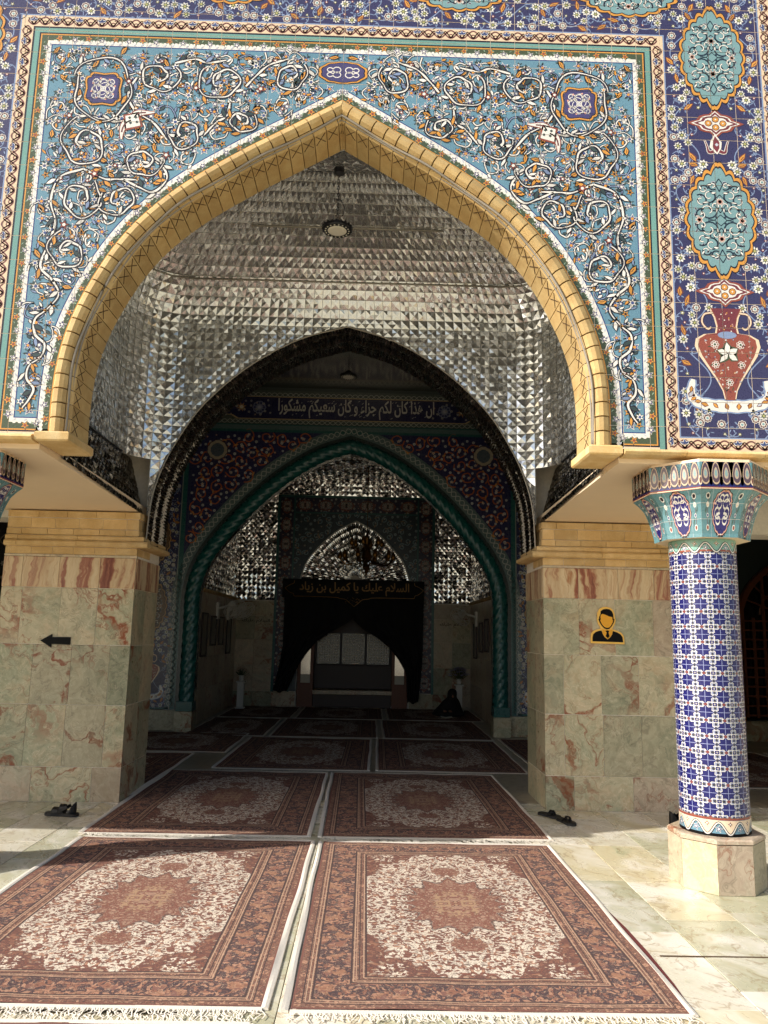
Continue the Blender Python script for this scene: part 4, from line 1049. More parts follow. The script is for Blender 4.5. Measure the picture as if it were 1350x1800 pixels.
    smfan(0, .03, [(.25*math.cos(t), .012+.03*math.sin(t)) for t in np.linspace(0, PI, 9)], K.black, 2); smfan(0, .03, [(.17*math.cos(t), .012+.02*math.sin(t)) for t in np.linspace(0, PI, 9)], K.white, 3)
    hb = LT-LB-.018; zb = LB+.018
    for cx_ in (-.8, -.4, 0, .4, .8):
        for kk, c, l in ((1.14, srgb('#2a2238'), 2), (1.0, srgb('#b9a283'), 3), (.86, srgb('#51404a'), 4), (.50, srgb('#a99a86'), 5), (.30, srgb('#7b9594'), 6)):
            pts = [(cx_+.165*kk*math.sin(t)*(1-.25*math.cos(t)), zb+hb*(.55+.46*kk*math.cos(t))) for t in np.linspace(0, TAU, 21)[:-1]]
            for i in range(20):
                q = clip_box([(cx_, zb+hb*.55), pts[i], pts[(i+1) % 20]], -1, 1, zb, LT)
                if q: o.poly(q, c, l)
        for s_ in (1, -1):
            q = clip_box([(cx_+s_*.2-.10, LT), (cx_+s_*.2+.10, LT), (cx_+s_*.2+.03, LT-hb*.55), (cx_+s_*.2-.03, LT-hb*.55)], -1, 1, zb, LT)
            if q: o.poly(q, K.cap, 2)
            q = clip_box([(cx_+s_*.2+.07*math.cos(t), zb+hb*.25+hb*.2*math.sin(t)) for t in np.linspace(0, TAU, 9)[:-1]], -1, 1, zb, LT)
            if q: o.poly(q, K.cream, 3); o.poly(clip_box([(cx_+s_*.2+.04*math.cos(t), zb+hb*.25+hb*.13*math.sin(t)) for t in np.linspace(0, TAU, 9)[:-1]], -1, 1, zb, LT) or q, K.brown, 4)
    for y_ in (LB*.36, LB*.68): o.rect(-1, 1, y_-.001, y_+.001, K.white, 7)
    for x_ in (-.5, .5): 
        for j in range(nv): o.rect(x_-.006, x_+.006, LB*j/nv, LB*(j+1)/nv, K.grey, 1)
    for k in range(8): orn_mesh('capital_face', o, face(k), 'glaze', CAPO)
    # octagonal marble foot
    FOOT = MB().lathe([(.27, .0), (.27, .327)], n=8).mk('foot', 'mortar', T)
    a = .30; rr = random.Random(int(cx*10))
    for k in range(8):
        b = k*PI/4; hw = a*t8
        m = MB().box(-hw+.002, hw-.002, -a, -a+.03, .0, .325, .003); o_ = m.mk('foot_slab', 'onyx_rose' if k % 2 == 0 else 'onyx', FOOT); o_.rotation_euler = (0, 0, b)
    m = MB(); m.loft([[(aa/math.cos(PI/8)*math.sin(PI/8+k*PI/4), -aa/math.cos(PI/8)*math.cos(PI/8+k*PI/4), z) for k in range(8)] for aa, z in ((.296, .328), (.304, .332), (.304, .352), (.292, .362), (.2, .366))], True, True)
    m.mk('foot_top', 'onyx_rose', FOOT)
build_column(2.86, 5.74, 'blue and white tiled column in front of the portrait sign'); build_column(-2.90, 5.74, 'tiled column with turquoise capital in front of the arrow sign pier')

# ------------------------------------------------------------------ ground and paving
def ground_mat():
    m = Mat('courtyard_marble'); p = m.pos(); x, y, z = m.sep(p)
    n = m.noise(p, .9, 5, .6); q = m.noise(p, 5, 5, .6, .8)
    cell = m.vor(m.vec(x/.45, y/.95, 0.0), 1.0, 'F1', 'Color', 0.0)
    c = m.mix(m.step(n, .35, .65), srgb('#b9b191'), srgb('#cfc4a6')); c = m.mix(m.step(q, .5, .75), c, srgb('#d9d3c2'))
    j = ((x/.45).frac()-.5).abs().gt(.493).max(((y/.95).frac()-.5).abs().gt(.4965)); c = m.mix(j, c, srgb('#857a60'))
    return m.done(c, .4)
M['ground'] = ground_mat()
tag(mk('courtyard_ground', [(-400, -400, -.021), (400, -400, -.021), (400, 400, -.021), (-400, 400, -.021)], [(0, 1, 2, 3)], 'ground'), kind='structure')
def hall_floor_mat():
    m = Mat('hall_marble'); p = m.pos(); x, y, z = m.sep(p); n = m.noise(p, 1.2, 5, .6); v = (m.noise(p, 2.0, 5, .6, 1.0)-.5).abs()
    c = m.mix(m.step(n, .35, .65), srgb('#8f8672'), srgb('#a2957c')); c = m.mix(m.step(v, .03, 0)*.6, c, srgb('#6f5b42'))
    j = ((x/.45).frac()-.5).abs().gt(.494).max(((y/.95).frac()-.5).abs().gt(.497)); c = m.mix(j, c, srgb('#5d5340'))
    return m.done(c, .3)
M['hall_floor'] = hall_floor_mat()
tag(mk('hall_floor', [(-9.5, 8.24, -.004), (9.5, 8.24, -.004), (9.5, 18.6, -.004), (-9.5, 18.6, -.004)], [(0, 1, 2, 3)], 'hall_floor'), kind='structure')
PV = tag(bpy.data.objects.new('pavement', None), kind='structure'); link(PV)
def paving():
    r = random.Random(8); proto = {}
    for i in range(-11, 15):
        xa = i*.45-.06; xb = xa+.45
        y = 1.9-(.47 if i % 2 else 0)-r.uniform(0, .15)
        while y < 8.24:
            ln = r.choice((.95, .95, .72, 1.05)); yb = min(y+ln, 8.24)
            under = (xa > -1.95 and xb < -.2 and y > .9) or (xa > .06 and xb < 1.78 and y > 3.9) 
            if yb > 2.2 and yb-y > .1 and not under:
                m = MB().box(-(xb-xa)/2+.0022, (xb-xa)/2-.0022, -(yb-y)/2+.0022, (yb-y)/2-.0022, -.018, r.uniform(-.0008, .0008), .002)
                o = m.mk('paving_slab', 'paving', PV); o.location = ((xa+xb)/2, (y+yb)/2, 0)
            y = yb
paving()
gr = MB().box(1.95, 6.4, 4.435, 4.450, -.003, .0022); tag(gr.mk('dark_paving_strip', 'groove', PV))  # thin dark strip laid across the slabs

# ------------------------------------------------------------------ rugs
def rug_mat():
    m = Mat('persian_rug'); x, y, z = m.sep(m.coord('Object')); r = m.rand()
    ax = x.abs(); ay = y.abs(); HW, HL = .93, 1.42
    d = (HW-ax).min(HL-ay)
    sy = m.vec(ax, ay, 3.0); fine = m.noise(m.vec(x, y, 0.0), 150, 2); fl = m.noise(m.vec(x, y, r), 380, 1)
    wv = m.noise(sy, 11, 2, color=True); sw = m.vadd(sy, m.vscale(wv, (.09, .09, 0)))
    e1 = m.vor(sw, 17, 'DISTANCE_TO_EDGE'); e2 = m.vor(sw, 58, 'DISTANCE_TO_EDGE'); c1 = m.vor(sw, 17, 'F1', 'Color'); c2 = m.vor(sw, 58, 'F1', 'Color'); d1 = m.vor(sw, 17)
    k1 = m.sep(c1); k2 = m.sep(c2); n3 = m.sep(m.noise(sw, 60, 2, .6, color=True))
    arab = (m.noise(sw, 40, 2, .5, 1.8)-.5).abs(); arab2 = (m.noise(m.vadd(sw, (5., 3., 1.)), 24, 2, .5, 1.2)-.5).abs()
    black = srgb('#1d181d'); dkb = srgb('#3a2726'); rust = srgb('#6b3c2c'); rose = srgb('#7c5242'); tan = srgb('#a68a70'); ivory = srgb('#d9ccb6'); brown = srgb('#643c31'); navy = srgb('#221d27'); clay = srgb('#7c513d'); sand = srgb('#a0765c')
    ang = m.math('ARCTAN2', y, x); rr = ((x*x)/(.70*.70)+(y*y)/(1.15*1.15)).sqrt()
    lob = (ang*9.0).sin().abs()*.07; rim = m.noise(sw, 13, 2)
    inoval = m.step(rr+lob+(rim-.5)*.20, .985, .97)
    leafy = m.mix(k2[0].gt(.54), ivory, m.mix(k2[1].gt(.5), rose, m.mix(k2[2].gt(.4), sand, rust)))
    leafy = m.mix(m.step(e2, .07, .02)*.50, leafy, dkb); leafy = m.mix(m.step(arab, .034, .014)*.85, leafy, dkb); leafy = m.mix(m.step(arab2, .016, .006)*.8, leafy, black)
    fl1 = k1[0].gt(.62); leafy = m.mix(m.step(d1, .30, .25)*fl1*.92, leafy, m.mix(k1[1].gt(.5), rust, sand)); leafy = m.mix(m.step(d1, .15, .11)*fl1, leafy, dkb); leafy = m.mix(m.step(d1, .08, .05)*fl1, leafy, tan)
    clayf = m.mix(k2[0].gt(.40), clay, m.mix(k2[1].gt(.5), brown, m.mix(k2[2].gt(.5), tan, rust)))
    clayf = m.mix(m.step(e2, .09, .03)*.7, clayf, black); clayf = m.mix(m.step(arab, .035, .012)*.8, clayf, dkb); clayf = m.mix(m.step(d1, .28, .22)*k1[0].gt(.5)*.8, clayf, m.mix(k1[1].gt(.6), srgb('#8a6048'), srgb('#55302f')))
    corner = m.step(((ax-.44)*(ax-.44)*2.2+(ay-.99)*(ay-.99)*2.2).sqrt()+(rim-.5)*.26, .135, .12); clayf = m.mix(corner*k2[0].lt(.48)*m.step(arab, .02, .05), clayf, ivory)
    field = m.mix(inoval, clayf, leafy)
    r2 = ((x*x)/(.335*.335)+(y*y)/(.50*.50)).sqrt(); med = m.step(r2+(ang*8.0).sin().abs()*.24+(rim-.5)*.12, 1.05, 1.02)
    medc = m.mix(k2[0].gt(.45), srgb('#713f31'), m.mix(k2[1].gt(.5), rust, srgb('#94745f'))); medc = m.mix(m.step(e2, .10, .03)*.65, medc, dkb); medc = m.mix(m.step(arab, .03, .012)*.6, medc, tan); medc = m.mix(m.step(r2+(rim-.5)*.3, .52, .44)*k2[2].gt(.62), medc, srgb('#94785a'))
    edge_m = m.step((r2+(ang*8.0).sin().abs()*.24+(rim-.5)*.12-1.06).abs(), .03, .015); field = m.mix(med, field, medc); field = m.mix(edge_m*.7*inoval, field, black)
    pend = m.step(((ax*ax)*70.0+(ay-.66)*(ay-.66)*110.0).sqrt()+(rim-.5)*.5, .92, .84); field = m.mix(pend, field, medc)
    big_b = m.mix(k1[0].gt(.78), navy, m.mix(k1[1].gt(.55), srgb('#8a6248'), srgb('#6c4a40'))); big_b = m.mix(k2[0].gt(.66), big_b, m.mix(k2[1].gt(.5), clay, sand)); big_b = m.mix(m.step(arab, .028, .012)*.9, big_b, m.mix(k2[2].gt(.5), rose, tan)); big_b = m.mix(m.step(arab2, .022, .008)*.8, big_b, black)
    guard = m.mix(k2[0].gt(.5), srgb('#6c4433'), m.mix(k2[1].gt(.5), sand, brown)); guard = m.mix(m.step(e2, .12, .04)*.75, guard, black); guard = m.mix(m.step(arab, .03, .012)*.5, guard, tan)
    c = m.mix(d.lt(.35), field, guard); c = m.mix(d.lt(.275)*d.gt(.095), c, big_b)
    for t, w, q in ((.35, .005, black), (.338, .003, tan), (.275, .005, black), (.287, .003, tan), (.095, .005, black), (.083, .003, tan), (.006, .008, brown), (.315, .003, black), (.05, .003, black), (.064, .0025, tan), (.30, .002, tan)):
        c = m.mix((d-t).abs().lt(w), c, q)
    wear = m.noise(m.vec(x, y, r*5.0), 1.6, 4)
    c = m.mul(c, fine*.8+wear*.25+fl*.6+n3[0]*.5-.03)
    c = m.mix(.24, m.mul(c, m.math('ADD', 1.12, 0.0)), srgb('#8f7a72'))
    m.bump(fine*.7+fl*.5, .5, .004); return m.done(c, 1.0, 0, .02)
M['rug'] = rug_mat()
def rug_meshes():
    HW, HL = .93, 1.42; r = random.Random(2)
    nx, ny = 16, 26; V = []; F = []
    def zf(x, y): return .012+.0042*math.sin(3.1*x+1.3)*math.sin(2.3*y)+.0026*math.sin(7*y+2*x)+.0022*math.sin(11*x-4*y)
    def wob(y): return .0035*math.sin(2.3*y+.6)+.0018*math.sin(5.7*y)
    for i in range(nx+1):
        for j in range(ny+1): x = -HW+2*HW*i/nx; y = -HL+2*HL*j/ny; V.append((x+wob(y)*x/HW, y+.006*math.sin(5*x+1)*y/HL, zf(x, y)))
    for i in range(nx):
        for j in range(ny): a = i*(ny+1)+j; F.append((a, a+ny+1, a+ny+2, a+1))
    pile = (V, F)
    edges = []
    for s_ in (1, -1):
        m = MB(); P = [(s_*(HW+.021+wob(y)+.0015*math.sin(y*5+s_)), y, .009) for y in np.linspace(-HL-.01, HL+.01, 50)]
        m.loft([[(x-.024, y, .002), (x-.024, y, zf(x, y)+.003), (x-.006, y, .015), (x+.009, y, .010), (x+.011, y, .001)] for x, y, z in P], True, True); edges.append(m)
    fr = []
    for s_ in (1, -1):
        m = MB(); m.box(-HW, HW, min(s_*HL, s_*(HL+.03)), max(s_*HL, s_*(HL+.03)), .002, .0115)
        n = 190
        for k in range(n):
            x = -HW+2*HW*(k+.5)/n+r.uniform(-.003, .003); y = s_*(HL+.028); a = r.gauss(0, .35); L = r.uniform(.05, .085); w = .0028
            pts = []
            for q in range(4):
                t = q/3; a2 = a+r.gauss(0, .25)
                pts.append((x+math.sin(a2)*L*t, y+s_*math.cos(a2)*L*t, .011-.006*t+.006*r.random()*t))
            V2 = []
            for (px, py, pz) in pts: V2 += [(px-w, py, pz), (px+w, py, pz+.0008)]
            m.add(V2, [(0, 1, 3, 2), (2, 3, 5, 4), (4, 5, 7, 6)])
        fr.append(m)
    return pile, edges, fr
_pile, _edges, _fr = rug_meshes(); _rugsrc = None
def rug(x0, x1, y0, y1, label, rz=0., group='rugs laid in rows', z=0.):
    global _rugsrc
    w = (x1-x0)/1.95; l = (y1-y0)/2.98
    T = thing('persian_rug', label, 'rug', ((x0+x1)/2, (y0+y1)/2, z+.001), rz, group)
    T.scale = (w, l, 1)
    if _rugsrc is None:
        a = [mk('pile', *_pile, 'rug', T, True)]+[e.mk('edging', 'cream_edge', T) for e in _edges]+[f.mk('fringe', 'cream_edge', T) for f in _fr]; _rugsrc = a
    else:
        for s_ in _rugsrc: c = s_.copy(); COL.objects.link(c); c.parent = T
    return T
rug(-.052, 1.88, 3.70, 6.66, 'medallion rug lying in the sun beside the octagonal column foot', .004)
rug(-2.04, -.078, 3.72, 6.68, 'medallion rug crossed by the column shadow, its near fringe on another rug', -.004)
rug(-2.03, -.12, .72, 3.69, 'rug out on the open paving, laid end to end with the column-shadowed rug', 0)
rug(-.10, 1.93, 6.70, 9.82, 'shaded medallion rug beside the pair of black flip-flops', .012)
rug(-2.10, -.125, 6.70, 9.80, 'shaded medallion rug beside the single black sandal', .004)
rug(-1.62, .40, 9.90, 12.92, 'hall rug just inside the mirrored archway, left of centre seam', -.012)
rug(.45, 2.42, 9.90, 12.95, 'hall rug just inside the mirrored archway on the portrait sign side', -.012)
rug(-4.05, -2.08, 8.25, 11.15, 'hall rug behind the arrow sign pier', 0)
rug(-3.60, -1.66, 11.2, 13.35, 'short hall rug before the tiled wall flank on the arrow side', 0)
rug(2.52, 4.4, 10.2, 13.2, 'hall rug behind the portrait sign pier', 0)
rug(4.5, 6.4, 9.2, 12.2, 'hall rug near the wooden lattice door', 0); rug(6.5, 8.4, 9.2, 12.2, 'hall rug directly before the wooden lattice door', 0)
rug(-1.32, .52, 12.98, 15.74, 'rug in the middle of the teal archway', 0); rug(.58, 2.46, 12.98, 15.74, 'rug in the teal archway below the right-hand pictures', 0)
rug(-2.74, -1.38, 13.0, 15.7, 'narrow rug in the teal archway below the wall fans', 0)
rug(-1.16, .66, 15.78, 18.2, 'rug right in front of the curtained shrine door', 0); rug(-2.72, -1.22, 15.78, 18.2, 'rug beside the pedestal with the pale bouquet', 0); rug(.72, 2.70, 15.78, 18.2, 'rug on which the cloaked person sits', 0)

# ------------------------------------------------------------------ hall shell
def shell():
    def st(name, m, mat): tag(m.mk(name, mat), kind='structure')
    m = MB(); m.box(-9.6, 9.6, 8.74, 13.66, 6.22, 6.3); st('hall_ceiling', m, 'mirror_dark')
    m = MB(); m.box(-11, 11, 5.87, 19.2, 6.45, 6.6); st('sky_block_slab', m, 'grout')  # flat slab added out of view to block the sky
    for s_ in (1, -1):
        m = MB(); m.box(min(s_*9.5, s_*9.7), max(s_*9.5, s_*9.7), 5.9, 19, 0, 6.4); tag(m.mk('added_end_wall', 'plaster'), 'unseen plain end wall added to keep the hall dark', 'wall', 'added hall-darkening walls')  # added, unseen; encloses the hall so that it stays dark
        m = MB(); m.box(min(s_*5.7, s_*9.49), max(s_*5.7, s_*9.49), 8.0, 8.30, 0, 2.92); tag(m.mk('light_block_wall', 'plaster'), 'unseen low wall added across the side bay to keep the hall dark', 'wall', 'added light-blocking bay walls')  # added, unseen; shuts out daylight from the side openings
        m = MB(); m.box(min(s_*3.6, s_*9.49), max(s_*3.6, s_*9.49), 6.4, 8.32, 4.9, 5.0); m.box(min(s_*3.58, s_*9.49), max(s_*3.58, s_*9.49), 6.3, 6.4, 3.05, 4.9); tag(m.mk('bay_ceiling', 'mirror_dark'), kind='structure')
shell()
def arabic(s):
    iso = {'ا': ('ﺍ', 'ﺎ'), 'د': ('ﺩ', 'ﺪ'), 'ذ': ('ﺫ', 'ﺬ'), 'ر': ('ﺭ', 'ﺮ'), 'ز': ('ﺯ', 'ﺰ'), 'و': ('ﻭ', 'ﻮ'), 'ء': ('ﺀ', 'ﺀ'),
           'ل': ('ﻝ', 'ﻞ', 'ﻟ', 'ﻠ'), 'س': ('ﺱ', 'ﺲ', 'ﺳ', 'ﺴ'), 'م': ('ﻡ', 'ﻢ', 'ﻣ', 'ﻤ'), 'ع': ('ﻉ', 'ﻊ', 'ﻋ', 'ﻌ'), 'ی': ('ﻯ', 'ﻰ', 'ﻳ', 'ﻴ'), 'ک': ('ﻙ', 'ﻚ', 'ﻛ', 'ﻜ'),
           'ب': ('ﺏ', 'ﺐ', 'ﺑ', 'ﺒ'), 'ن': ('ﻥ', 'ﻦ', 'ﻧ', 'ﻨ'), 'ه': ('ﻩ', 'ﻪ', 'ﻫ', 'ﻬ'), 'ج': ('ﺝ', 'ﺞ', 'ﺟ', 'ﺠ'), 'ش': ('ﺵ', 'ﺶ', 'ﺷ', 'ﺸ'), 'L': ('ﻻ', 'ﻼ')}
    s = s.replace('لا', 'L'); out = []
    for i, ch in enumerate(s):
        if ch == ' ': out.append(' '); continue
        f = iso[ch]; pr = i > 0 and s[i-1] in iso and len(iso[s[i-1]]) == 4; nx = i+1 < len(s) and s[i+1] in iso and len(f) == 4 and s[i+1] != 'ء'
        if ch == 'ء': pr = nx = False
        out.append(f[3] if pr and nx and len(f) == 4 else f[1] if pr else f[2] if nx and len(f) == 4 else f[0])
    return ''.join(out[::-1])
def lettering(text, x0, x1, z0, z1, y, mat, parent, ox, name='lettering', depth=.004, res=2, bold=.018):
    c = bpy.data.curves.new('t', 'FONT'); c.body = text; c.extrude = .0; c.resolution_u = res; c.offset = bold
    o = bpy.data.objects.new('t', c); COL.objects.link(o); bpy.context.view_layer.update()
    dg = bpy.context.evaluated_depsgraph_get(); me = o.evaluated_get(dg).to_mesh()
    V = np.array([v.co[:] for v in me.vertices]); F = [tuple(p.vertices) for p in me.polygons]
    o.evaluated_get(dg).to_mesh_clear(); bpy.data.objects.remove(o); bpy.data.curves.remove(c)
    mn = V.min(0); mx = V.max(0); sx = (x1-x0)/(mx[0]-mn[0]); sz = (z1-z0)/(mx[1]-mn[1])
    V2 = [(x0+(v[0]-mn[0])*sx, y, z0+(v[1]-mn[1])*sz) for v in V]
    q = mk(name, V2, F, mat, parent); q.location = -ox; return q

# ------------------------------------------------------------------ the tiled wall with the teal arch
def scatter_art(o, inside, box, step, r, pal, l=1, spirals=True):
    x0, x1, z0, z1 = box; occ = []
    tr = int((x1-x0)*(z1-z0)/step**2*9)
    for _ in range(tr):
        x = r.uniform(x0, x1); z = r.uniform(z0, z1)
        if not inside(x, z) or any((x-a)**2+(z-b)**2 < step**2 for a, b in occ): continue
        occ.append((x, z)); a = r.random()*TAU; k = r.random()
        if spirals and k < .55*spirals:
            P = spiral(x, z, step*.62, a, 1.1, r.choice((1, -1)), .3, 16); o.ribbon(P, .019, pal[0], l); o.flower(P[-1][0], P[-1][1], .035, 5, pal[2], pal[1], None, l+1)
            o.leaf(P[5][0], P[5][1], a, .09, .04, pal[1], None, l+1)
        elif k < .8: o.flower(x, z, step*.30, 7, pal[2], pal[3], None, l+2, a, .6)
        else: o.flower(x, z, step*.26, 5, pal[1], pal[2], None, l+2, a)
def far_band(o, x0, x1, z0, z1, r, pal, cols, vert=True):
    o.rect(x0, x1, z0, z1, cols, 0); w = (x1-x0) if vert else (z1-z0); L = (z1-z0) if vert else (x1-x0)
    n = max(1, int(L/(w*1.25))); q = Orn()
    for i in range(n): medallion(q, 0, L*(i+.5)/n, w*.30, w*.42, 6, pal[4], pal[1])
    scatter_art(q, lambda x, z: all((x/(w*.34))**2+((z-L*(i+.5)/n)/(w*.5))**2 > 1 for i in range(n)), (-w/2+.03, w/2-.03, .03, L-.03), .10, r, pal, 1, False)
    o.join(q.T((lambda x, y: ((x0+x1)/2+x, z0+y)) if vert else (lambda x, y: (x0+y, (z0+z1)/2-x))))
WY = 13.60; WX = -.10
def build_inner_wall():
    r = random.Random(31); ox = Vector((WX, WY, 0)); T = thing('tiled_hall_wall', 'dark blue tiled hall wall with a teal rope-moulded pointed arch and inscription band', 'wall', ox)
    core = MB(); h = off_half(A3, -.20)
    for s_ in (1, -1):
        for i in range(len(h)-1):
            (xa, za), (xb, zb) = h[i], h[i+1]
            if xb-xa < 1e-5: continue
            core.hexa([(s_*xa, .0, za), (s_*xb, .0, zb), (s_*xb, .40, zb), (s_*xa, .40, za), (s_*xa, .0, 6.3), (s_*xb, .0, 6.3), (s_*xb, .40, 6.3), (s_*xa, .40, 6.3)])
        xm = h[:, 0].max()
        core.box(min(s_*xm, s_*6.85), max(s_*xm, s_*6.85), 0, .40, 0, 6.3); core.box(min(s_*6.85, s_*9.6), max(s_*6.85, s_*9.6), .12, .40, 0, 6.3)
    core.mk('wall_core', 'hall_back', T)
    o = Orn(); navy = srgb('#26284e'); pal = (srgb('#b5602f'), srgb('#c08a4a'), srgb('#c9c6c0'), srgb('#5f7f86'), srgb('#8f6a4c'))
    gpal = (srgb('#8fb0b0'), srgb('#b0a070'), srgb('#cfcdc6'), srgb('#5a7f9a'), srgb('#5f8f90'))
    out = resample(A3, 70); o1 = resample(off_half(A3, .07), 70); o2 = resample(off_half(A3, .25), 70)
    ZT = 5.36; XF = 2.95
    for s_ in (1, -1):
        q = o2
        for i in range(len(q)-1):
            if q[i][1] > 2.6 and q[i][0] < XF: o.poly([(s_*q[i][0], q[i][1]), (s_*min(q[i+1][0], XF), q[i+1][1]), (s_*min(q[i+1][0], XF), ZT), (s_*q[i][0], ZT)], navy, 0)
        strip_between(o, np.c_[out[:, 0]*s_, out[:, 1]], np.c_[o2[:, 0]*s_, o2[:, 1]], srgb('#54686a'), 1)
        strip_between(o, np.c_[out[:, 0]*s_, out[:, 1]], np.c_[o1[:, 0]*s_, o1[:, 1]], srgb('#24302f'), 2)
        g = resample(off_half(A3, .16), 300); g = g[g[:, 1] > .4]
        g2 = np.c_[g[:, 0]*s_, g[:, 1]]; L = length(g2); N = normals(g2); sv = np.linspace(0, L, len(g2))
        for ph in (0, PI): o.ribbon(g2+N*(.05*np.sin(TAU*sv/.22+ph))[:, None], .014, srgb('#a9aca4'), 3)
    def ins(x, z): return abs(x) < XF-.08 and z < ZT-.08 and z > (arch_z(o2, abs(x))+.06 if abs(x) < o2[:, 0].max() else 9)
    q = Orn(); scatter_art(q, lambda x, z: x > .05 and ins(x, z), (.05, XF, 2.9, ZT), .21, r, pal, 2, 2.0); scatter_art(q, lambda x, z: x > .05 and ins(x, z), (.05, XF, 2.9, ZT), .095, r, pal, 1, 0)
    q.fan(2.45, 5.0, med_outline(2.45, 5.0, .17, .17, 1.1, 40, 12, .05), srgb('#3a3040'), 6); q.fan(2.45, 5.0, med_outline(2.45, 5.0, .17, .17, 1.0, 40, 12, .05), srgb('#a59a86'), 7); q.fan(2.45, 5.0, med_outline(2.45, 5.0, .12, .12, 1.0, 40, 12, .05), srgb('#4f5a66'), 8)
    q.mirror(); o.join(q)
    # frame strips, inscription band, flanking panels
    for s_ in (1, -1):
        for a, b, c in ((2.95, 3.03, srgb('#1f5654')), (3.03, 3.045, srgb('#8a8f88'))): o.rect(min(s_*a, s_*b), max(s_*a, s_*b), .36, ZT+.14, c, 3)
        x0, x1 = sorted((s_*3.05, s_*3.95)); o.rect(x0, x1, .36, 5.5, navy, 0); o.rect(x0, x1, .36, .385, srgb('#27605c'), 1)
        q = Orn(); blue_band(q, 5.1, .86, [(.55, .30, .45), (1.75, .28, .48), (2.95, .28, .48), (4.15, .28, .48)], r)
        vase(q, 0, .22, .72, 5)
        for zz in (1.75, 2.95, 4.15): medallion(q, 0, zz, .26, .42, 5, srgb('#6b5138'), srgb('#a9865a'))
        cxx = s_*3.49; o.join(q.T(lambda x, y: (cxx+x, .38+y)))
        x0, x1 = sorted((s_*4.1, s_*6.9)); o.rect(x0, x1, .36, 5.5, srgb('#3d3a3a'), 0); scatter_art(o, lambda x, z: True, (x0+.1, x1-.1, .45, 5.4), .2, r, (srgb('#9a8a78'), srgb('#b08a5a'), srgb('#b9b4a8'), srgb('#5f6f70')), 1)
    for z0, z1, c in ((ZT, ZT+.05, srgb('#1f5654')), (ZT+.05, ZT+.13, srgb('#54686a')), (ZT+.13, ZT+.15, srgb('#1f5654'))): o.rect(-3.0, 3.0, z0, z1, c, 2)
    o.rect(-4.2, 4.2, 5.52, 6.16, srgb('#4a5450'), 1)
    for zz in (5.56, 6.08):
        P = resample([(-3.9, zz), (3.9, zz)], 500); sv = np.linspace(0, 7.8, 500)
        for ph in (0, PI): o.ribbon(np.c_[P[:, 0], zz+.035*np.sin(TAU*sv/.2+ph)], .010, srgb('#a9aca4'), 3)
    pan = [(-2.62, 5.83), (-2.4, 5.95), (-2.2, 5.97), (-2.1, 6.03), (2.1, 6.03), (2.2, 5.97), (2.4, 5.95), (2.62, 5.83), (2.4, 5.70), (2.2, 5.68), (2.1, 5.62), (-2.1, 5.62), (-2.2, 5.68), (-2.4, 5.70)]
    o.fan(0, 5.83, [(x*1.012, 5.83+(z-5.83)*1.08) for x, z in pan], srgb('#b9a27a'), 4); o.fan(0, 5.83, pan, srgb('#1f2148'), 5)
    for s_ in (1, -1):
        o.flower(s_*2.05, 5.83, .11, 8, srgb('#b08a5a'), srgb('#cfc9ba'), None, 6); o.rosette(s_*2.32, 5.83, .09, 8, srgb('#b9b4a8'), srgb('#8a5a3a'), srgb('#5f6f70'), 6); o.rosette(s_*1.72, 5.83, .13, 10, srgb('#7f86a0'), srgb('#3a3f6a'), srgb('#a9aab8'), 6)
        scatter_art(o, lambda x, z: True, (s_*2.5 if s_ < 0 else 1.5, -1.5 if s_ < 0 else 2.5, 5.68, 5.98), .09, r, (srgb('#7f86a0'), srgb('#b08a5a'), srgb('#b9b4a8'), srgb('#5f6f70')), 6, False)
    orn_mesh('tile_face', o, lambda u, v, h: (u, -.004-h, v), 'glaze_far', T)
    lettering(arabic('ان هذا کان لکم جزاء و کان سعیکم مشکورا'), -1.47, 1.43, 5.64, 6.015, WY-.012, 'letters_white', T, ox, 'inscription')
    vm = MB()
    for k in range(46):
        x = r.uniform(-1.42, 1.38); z = r.choice((r.uniform(5.65, 5.72), r.uniform(5.88, 6.0))); a = r.uniform(.4, .9); w = r.uniform(.02, .045)
        vm.add([(x, -.013, z), (x+w*math.cos(a), -.013, z+w*math.sin(a)), (x+w*math.cos(a)+.004, -.013, z+w*math.sin(a)+.010), (x-.004, -.013, z+.012)], [(0, 1, 2, 3)])
    tag(vm.mk('vowel_strokes', 'letters_white', T), kind='stuff')
    for k, (xa, xb) in enumerate(((2.72, 3.4), (3.4, 4.1), (4.1, 5.2), (5.2, 6.3), (6.3, 6.85))):
        for s_ in (1, -1): slab(T, Vector((0, 0, 0)), min(s_*xa, s_*xb)+.002, max(s_*xa, s_*xb)-.002, -.05, .0, .0, .345, 'onyx', 'base_slab')
    # teal rope moulding and its jamb
    full = resample(full_arch(off_half(A3, -.12)), 700); N = normals(full); n = 30; rings = []; prev = full[0]
    L = 0
    for i, p in enumerate(full):
        L += float(np.linalg.norm(p-prev)); prev = p; ring = []
        for k in range(n):
            t = TAU*k/n; rr = .130*(1+.055*math.sin(6*t+L*TAU/.17)); ring.append((p[0]+N[i][0]*rr*math.cos(t), .02+rr*math.sin(t)*.9, p[1]+N[i][1]*rr*math.cos(t)))
        rings.append(ring)
    MB().loft(rings, True, True).mk('rope_moulding', 'teal', T, True)
    jb = MB(); hh = full_arch(off_half(A3, -.21)); jb.loft([[(x, y, z) for y in (.0, .40)] for x, z in hh], False); jb.mk('arch_jamb', 'mirror_dark', T)
    for s_ in (1, -1): slab(T, Vector((0, 0, 0)), min(s_*2.60, s_*2.9), max(s_*2.60, s_*2.9), -.16, .2, 0, .335, 'onyx', 'base_slab'); slab(T, Vector((0, 0, 0)), min(s_*2.60, s_*2.9)+.01, max(s_*2.60, s_*2.9)-.01, -.13, .16, .336, .50, 'teal', 'foot_block')
build_inner_wall()
